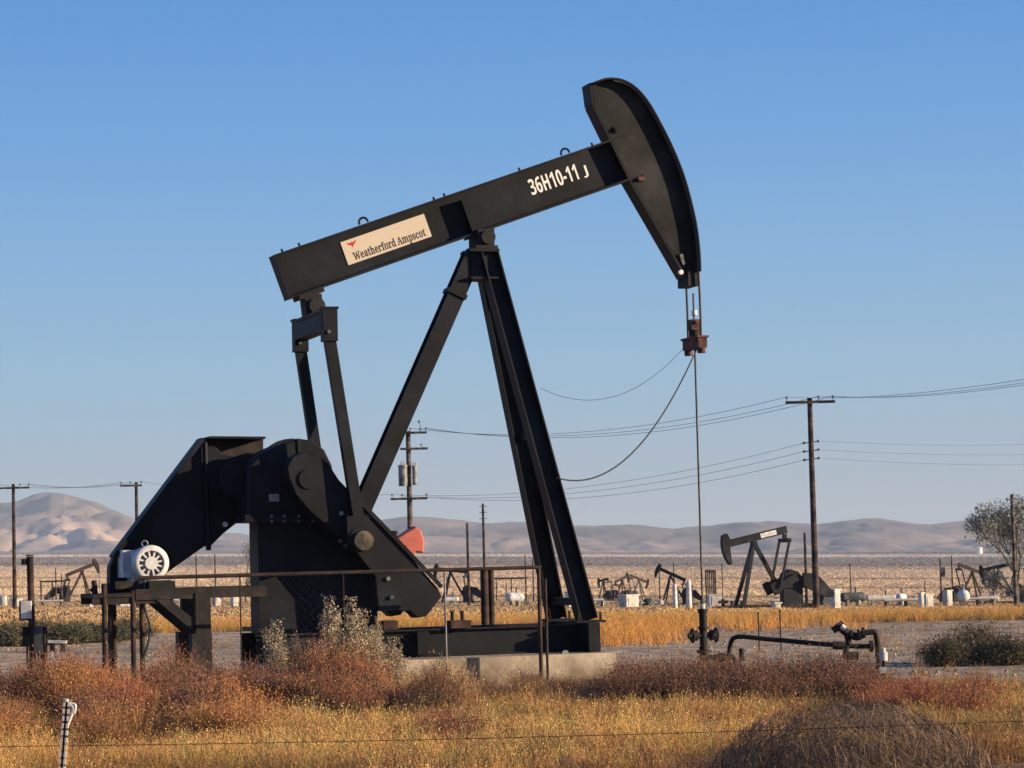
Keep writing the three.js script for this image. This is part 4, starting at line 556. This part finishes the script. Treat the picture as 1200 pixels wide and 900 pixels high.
// red-brown brush
{
  const R0 = [0.29, 0.125, 0.06], R1 = [0.19, 0.09, 0.052], l0 = [0.36, 0.155, 0.072], l1 = [0.22, 0.11, 0.06], geos = [0, 1, 2].map(() => shrub(170, 0.55, 0.66, R0, R1, 10, 0.013, l0, l1)), pl = [], pr = [];
  for (let k = 0; k < 330; k++) { const px = rr(-60, 545), d = rr(22.6 + 5.5 * smooth(noise(px / 55 + 31, 4), 0.2, 0.8), 30.8), n = noise(px / 60, d * 0.7); if (px > 450 && d > 28.5) continue; if (noise(px / 38 + 20, d * 0.8) < 0.22) continue; pl.push({ p: gp(px, d), s: rr(0.7, 1.15) * (px > 440 ? 0.75 : px < 290 ? 0.95 : 1.02), h: (0.5 + 0.85 * n) * (d < 25.5 ? 0.7 : 1), c: mix([1.45, 1.42, 1.05], [0.66, 0.66, 0.78], smooth(noise(px / 42 + 4, d * 0.8), 0.15, 0.85)).map(v => v * rr(0.85, 1.15)) }); }
  scatter('red_brush', 'dense reddish brown dry brush across the left foreground', geos, pl);
  for (let k = 0; k < 95; k++) { const px = rr(715, 1015), d = rr(28.6 - 2.2 * noise(px / 50, 9), 31.6); pr.push({ p: gp(px, d), s: rr(0.75, 1.1), h: 0.78, c: mix([0.85, 0.9, 0.95], [0.55, 0.62, 0.75], noise(px / 40, d)) }); } for (let k = 0; k < 34; k++) pr.push({ p: gp(rr(1000, 1150), rr(26, 29.5)), s: rr(0.55, 0.85), h: 0.75, c: [1.15, 0.95, 0.9] }); for (let k = 0; k < 34; k++) pr.push({ p: gp(rr(560, 730), rr(29.5, 32)), s: rr(0.5, 0.8), h: 0.62, c: [0.65, 0.72, 0.8] });
  for (let k = 0; k < 90; k++) pr.push({ p: gp(rr(380, 870), rr(19.6, 22)), s: rr(0.28, 0.5), h: 0.6, c: [0.75, 0.95, 1.1] });
  scatter('brown_brush', 'low purplish brown dry brush from the pad to the flowline', geos, pr);
}
function bush(name, label, category, geo, p, s, h, turn, group) { const m = new THREE.Mesh(geo, vmat); m.name = numbered(name); m.castShadow = m.receiveShadow = true; m.position.copy(p); m.scale.set(s, h, s); m.rotation.y = turn; tag(m, label, category, group); scene.add(m); return m; }
{ // the big dead tumbleweed
  const p = gp(992, 17.6), t = strips(), X = 1.0, Y = 0.7;
  for (let k = 0; k < 19000; k++) { const a = rnd() * 6.283, e = Math.asin(rnd()), lump = 0.93 + 0.14 * noise(Math.cos(a) * 2.5 + 9, Math.sin(a) * 2.5 + e * 2), rad = lump * (1 - 0.5 * Math.pow(rnd(), 2)), c = V(Math.cos(a) * Math.cos(e) * X * rad, Math.sin(e) * Y * rad, Math.sin(a) * Math.cos(e) * X * rad), nn = c.clone().normalize(), dir = V(rr(-1, 1), rr(-0.8, 0.8), rr(-1, 1)); dir.addScaledVector(nn, -0.8 * dir.dot(nn)).setLength(rr(0.03, 0.12));
    t.blade(c.clone().sub(dir), c.clone().add(dir), V(rr(-0.05, 0.05), rr(-0.05, 0.05), rr(-0.05, 0.05)), rr(0.003, 0.008), mix([0.3, 0.2, 0.12], [0.11, 0.07, 0.045], Math.pow(rnd(), 0.5)), 3); }
  bush('tumbleweed', 'large dome of tangled dead tumbleweed at the bottom right', 'tumbleweed', t.geo(), p, 1, 1, 0.3);
  const dark = shrub(420, 0.7, 0.6, [0.1, 0.075, 0.045], [0.06, 0.045, 0.03], 14, 0.018, [0.14, 0.11, 0.06], [0.07, 0.058, 0.035]);
  [[1105, 37.5, 0.8, 0.85, 'dark bush at the left end of the right-hand clump on the gravel'], [1140, 38.5, 0.95, 1.15, 'tallest dark bush in the right-hand clump on the gravel'], [1180, 37.5, 0.85, 0.9, 'dark bush near the right edge on the gravel'], [1225, 38, 0.9, 0.95, 'dark bush cut by the right edge of the photo']].forEach(([px, d, s, h, l], k) => bush('dark_bush', l, 'bush', dark, gp(px, d), s, h, k * 1.7, 'dark bushes on the right gravel'));
  const sage = shrub(380, 0.9, 0.62, [0.1, 0.085, 0.05], [0.07, 0.06, 0.038], 16, 0.026, [0.13, 0.12, 0.065], [0.075, 0.07, 0.042]);
  [[-12, 55, 'leftmost low dark sagebrush behind the gravel'], [18, 53, 'low sagebrush just left of the control post'], [48, 56, 'low sagebrush behind the control post'], [75, 54, 'low sagebrush just right of the control post'], [100, 56, 'low sagebrush left of the platform posts'], [126, 55, 'low sagebrush behind the platform posts'], [150, 57, 'rightmost low sagebrush below the motor']].forEach(([px, d, l], k) => bush('sagebrush', l, 'bush', sage, gp(px, d), rr(0.8, 1.1), rr(0.75, 0.95), k * 2.1, 'sagebrush behind the gravel at left'));
  const olive = shrub(420, 0.5, 0.62, [0.2, 0.17, 0.1], [0.13, 0.11, 0.06], 12, 0.014, [0.25, 0.23, 0.12], [0.16, 0.15, 0.075]);
  [[222, 32, 0.62, 0.85, 'olive bush against the platform pier'], [252, 31.5, 0.72, 0.8, 'olive bush right of the platform pier'], [284, 31, 0.6, 0.62, 'low olive bush left of the reducer pedestal']].forEach(([px, d, s, h, l], k) => bush('olive_bush', l, 'bush', olive, gp(px, d), s, h, k * 2.3, 'olive bushes under the motor platform'));
  // pale plumed rabbitbrush
  const pl = strips(); for (let k = 0; k < 7; k++) { const a = k * 0.9, r = k ? rr(0.04, 0.14) : 0, b = V(Math.cos(a) * r * 0.5, -0.02, Math.sin(a) * r * 0.5), h = k ? rr(0.65, 0.95) : 1, t = V(Math.cos(a) * r, h, Math.sin(a) * r); pl.blade(b, t, V(0.02, 0, 0), 0.014, [0.2, 0.15, 0.09]); pl.blade(b, t, V(-0.02, 0, 0.01), 0.012, [0.18, 0.13, 0.08]);
    for (let j = 0; j < 560; j++) { const u = Math.pow(rnd(), 0.7), w = 0.14 * (0.25 + 0.75 * noise(u * 7 + k * 3, k)) * (1.15 - 0.3 * u), q = rnd() * 6.283, m = b.clone().lerp(t, 0.25 + 0.77 * u); pl.leaf(m.add(V(Math.cos(q) * w * Math.sqrt(rnd()), rr(-0.02, 0.02), Math.sin(q) * w * Math.sqrt(rnd()))), 0.015, mix([0.52, 0.43, 0.29], [0.26, 0.2, 0.12], rnd())); } }
  const pg = pl.geo(); [[324, 728, 'pale plumed rabbitbrush at the pedestal foot, leftmost of the row'], [346, 745, 'short pale rabbitbrush second from the left of the row'], [386, 701, 'tall pale rabbitbrush plume left of its equally tall neighbour'], [412, 702, 'tall pale rabbitbrush plume right of its equally tall neighbour'], [430, 735, 'middle height pale rabbitbrush beside the tall plumes'], [443, 724, 'slim pale rabbitbrush stalk standing before the skid'], [461, 748, 'low spreading pale rabbitbrush at the right end of the row'], [368, 750, 'low pale rabbitbrush before the tall plumes']].forEach(([px, top, l], k) => { const d = 31 + (k % 3) * 0.25, p = gp(px, d); bush('rabbitbrush', l, 'shrub', pg, p, k === 5 ? 0.6 : rr(1.0, 1.25), at(px, top, d).y - p.y, k * 1.3, 'pale rabbitbrush before the skid'); });
}
// trees
function tree(label, px, d, top, rx, density, lc0, lc1, leafS) {
  const o = gp(px, d), h = at(px, top, d).y - o.y, g = thing('tree', label, 'tree', o), lim = [], ends = [];
  const grow = (p, dir, l, r, n) => { const q = p.clone().addScaledVector(dir, l); lim.push(rod(p, q, r, r * 0.65, 6)); if (!n) { ends.push(q); return; } ends.push(p.clone().lerp(q, 0.7)); for (let k = 0; k < 3; k++) grow(q, dir.clone().add(V(rr(-0.75, 0.75), rr(-0.15, 0.5), rr(-0.75, 0.75))).normalize(), l * rr(0.6, 0.8), r * 0.6, n - 1); };
  part('trunk', rod(V(0, -0.3, 0), V(0.1, h * 0.25, 0), h * 0.025, h * 0.018, 10), mat.twig, g); for (let k = 0; k < 3; k++) grow(V(0.05, h * 0.12, 0), V(rr(-1, 1), 0.35, rr(-0.6, 0.6)).normalize(), h * 0.14, h * 0.008, 2); for (let k = 0; k < 4; k++) grow(V(0.1, h * (0.2 + 0.04 * k), 0), V(rr(-0.6, 0.6), 0.9, rr(-0.6, 0.6)).normalize(), h * 0.26, h * 0.012, 3); part('limbs', lim, mat.twig, g);
  const s = strips(), mx = Math.max(...ends.map(e => e.y)), sc = h / mx; for (const e of ends) { if (rnd() < 0.15) continue; for (let k = 0; k < density; k++) { const v = V(rr(-1, 1), rr(-1, 1), rr(-1, 1)).multiplyScalar(h * 0.075); s.leaf(e.clone().add(v), leafS * rr(0.6, 1.3), mix(lc0, lc1, rnd())); } }
  const c = new THREE.Mesh(s.geo(), vmat); c.name = 'crown'; c.castShadow = c.receiveShadow = true; g.add(c); g.scale.set(rx, sc, rx);
}
tree('grey green tree rising behind the bare pole at the right edge', 1192, 240, 588, 0.95, 64, [0.26, 0.25, 0.19], [0.15, 0.15, 0.11], 0.15);
tree('small hazy bare tree seen left of the reducer pedestal', 288, 300, 635, 0.75, 12, [0.2, 0.16, 0.13], [0.13, 0.1, 0.085], 0.13);
{ // loose stones on the gravel
  const geo = new THREE.IcosahedronGeometry(1, 0).scale(1, 0.6, 0.85), im = new THREE.InstancedMesh(geo, mat.pebble, 5200), m4 = new THREE.Matrix4(), c = new THREE.Color(); im.name = 'gravel_stones'; im.castShadow = im.receiveShadow = true; tag(im, 'loose grey brown stones spread over the gravel yard', 'gravel', null, 'stuff');
  for (let k = 0; k < 5200; k++) { const d = Math.sqrt(rr(30 ** 2, 58 ** 2)), p = gp(rr(-120, 1320), d), s = 0.012 + 0.035 * rnd() ** 3; m4.compose(p, new THREE.Quaternion().setFromEuler(new THREE.Euler(rnd() * 3, rnd() * 6, rnd() * 3)), V(s, s, s)); im.setMatrixAt(k, m4); const q = rr(0.6, 1.4); im.setColorAt(k, c.setRGB(q, q * 0.97, q * 0.92)); } scene.add(im);
}

renderer.render(scene, camera);
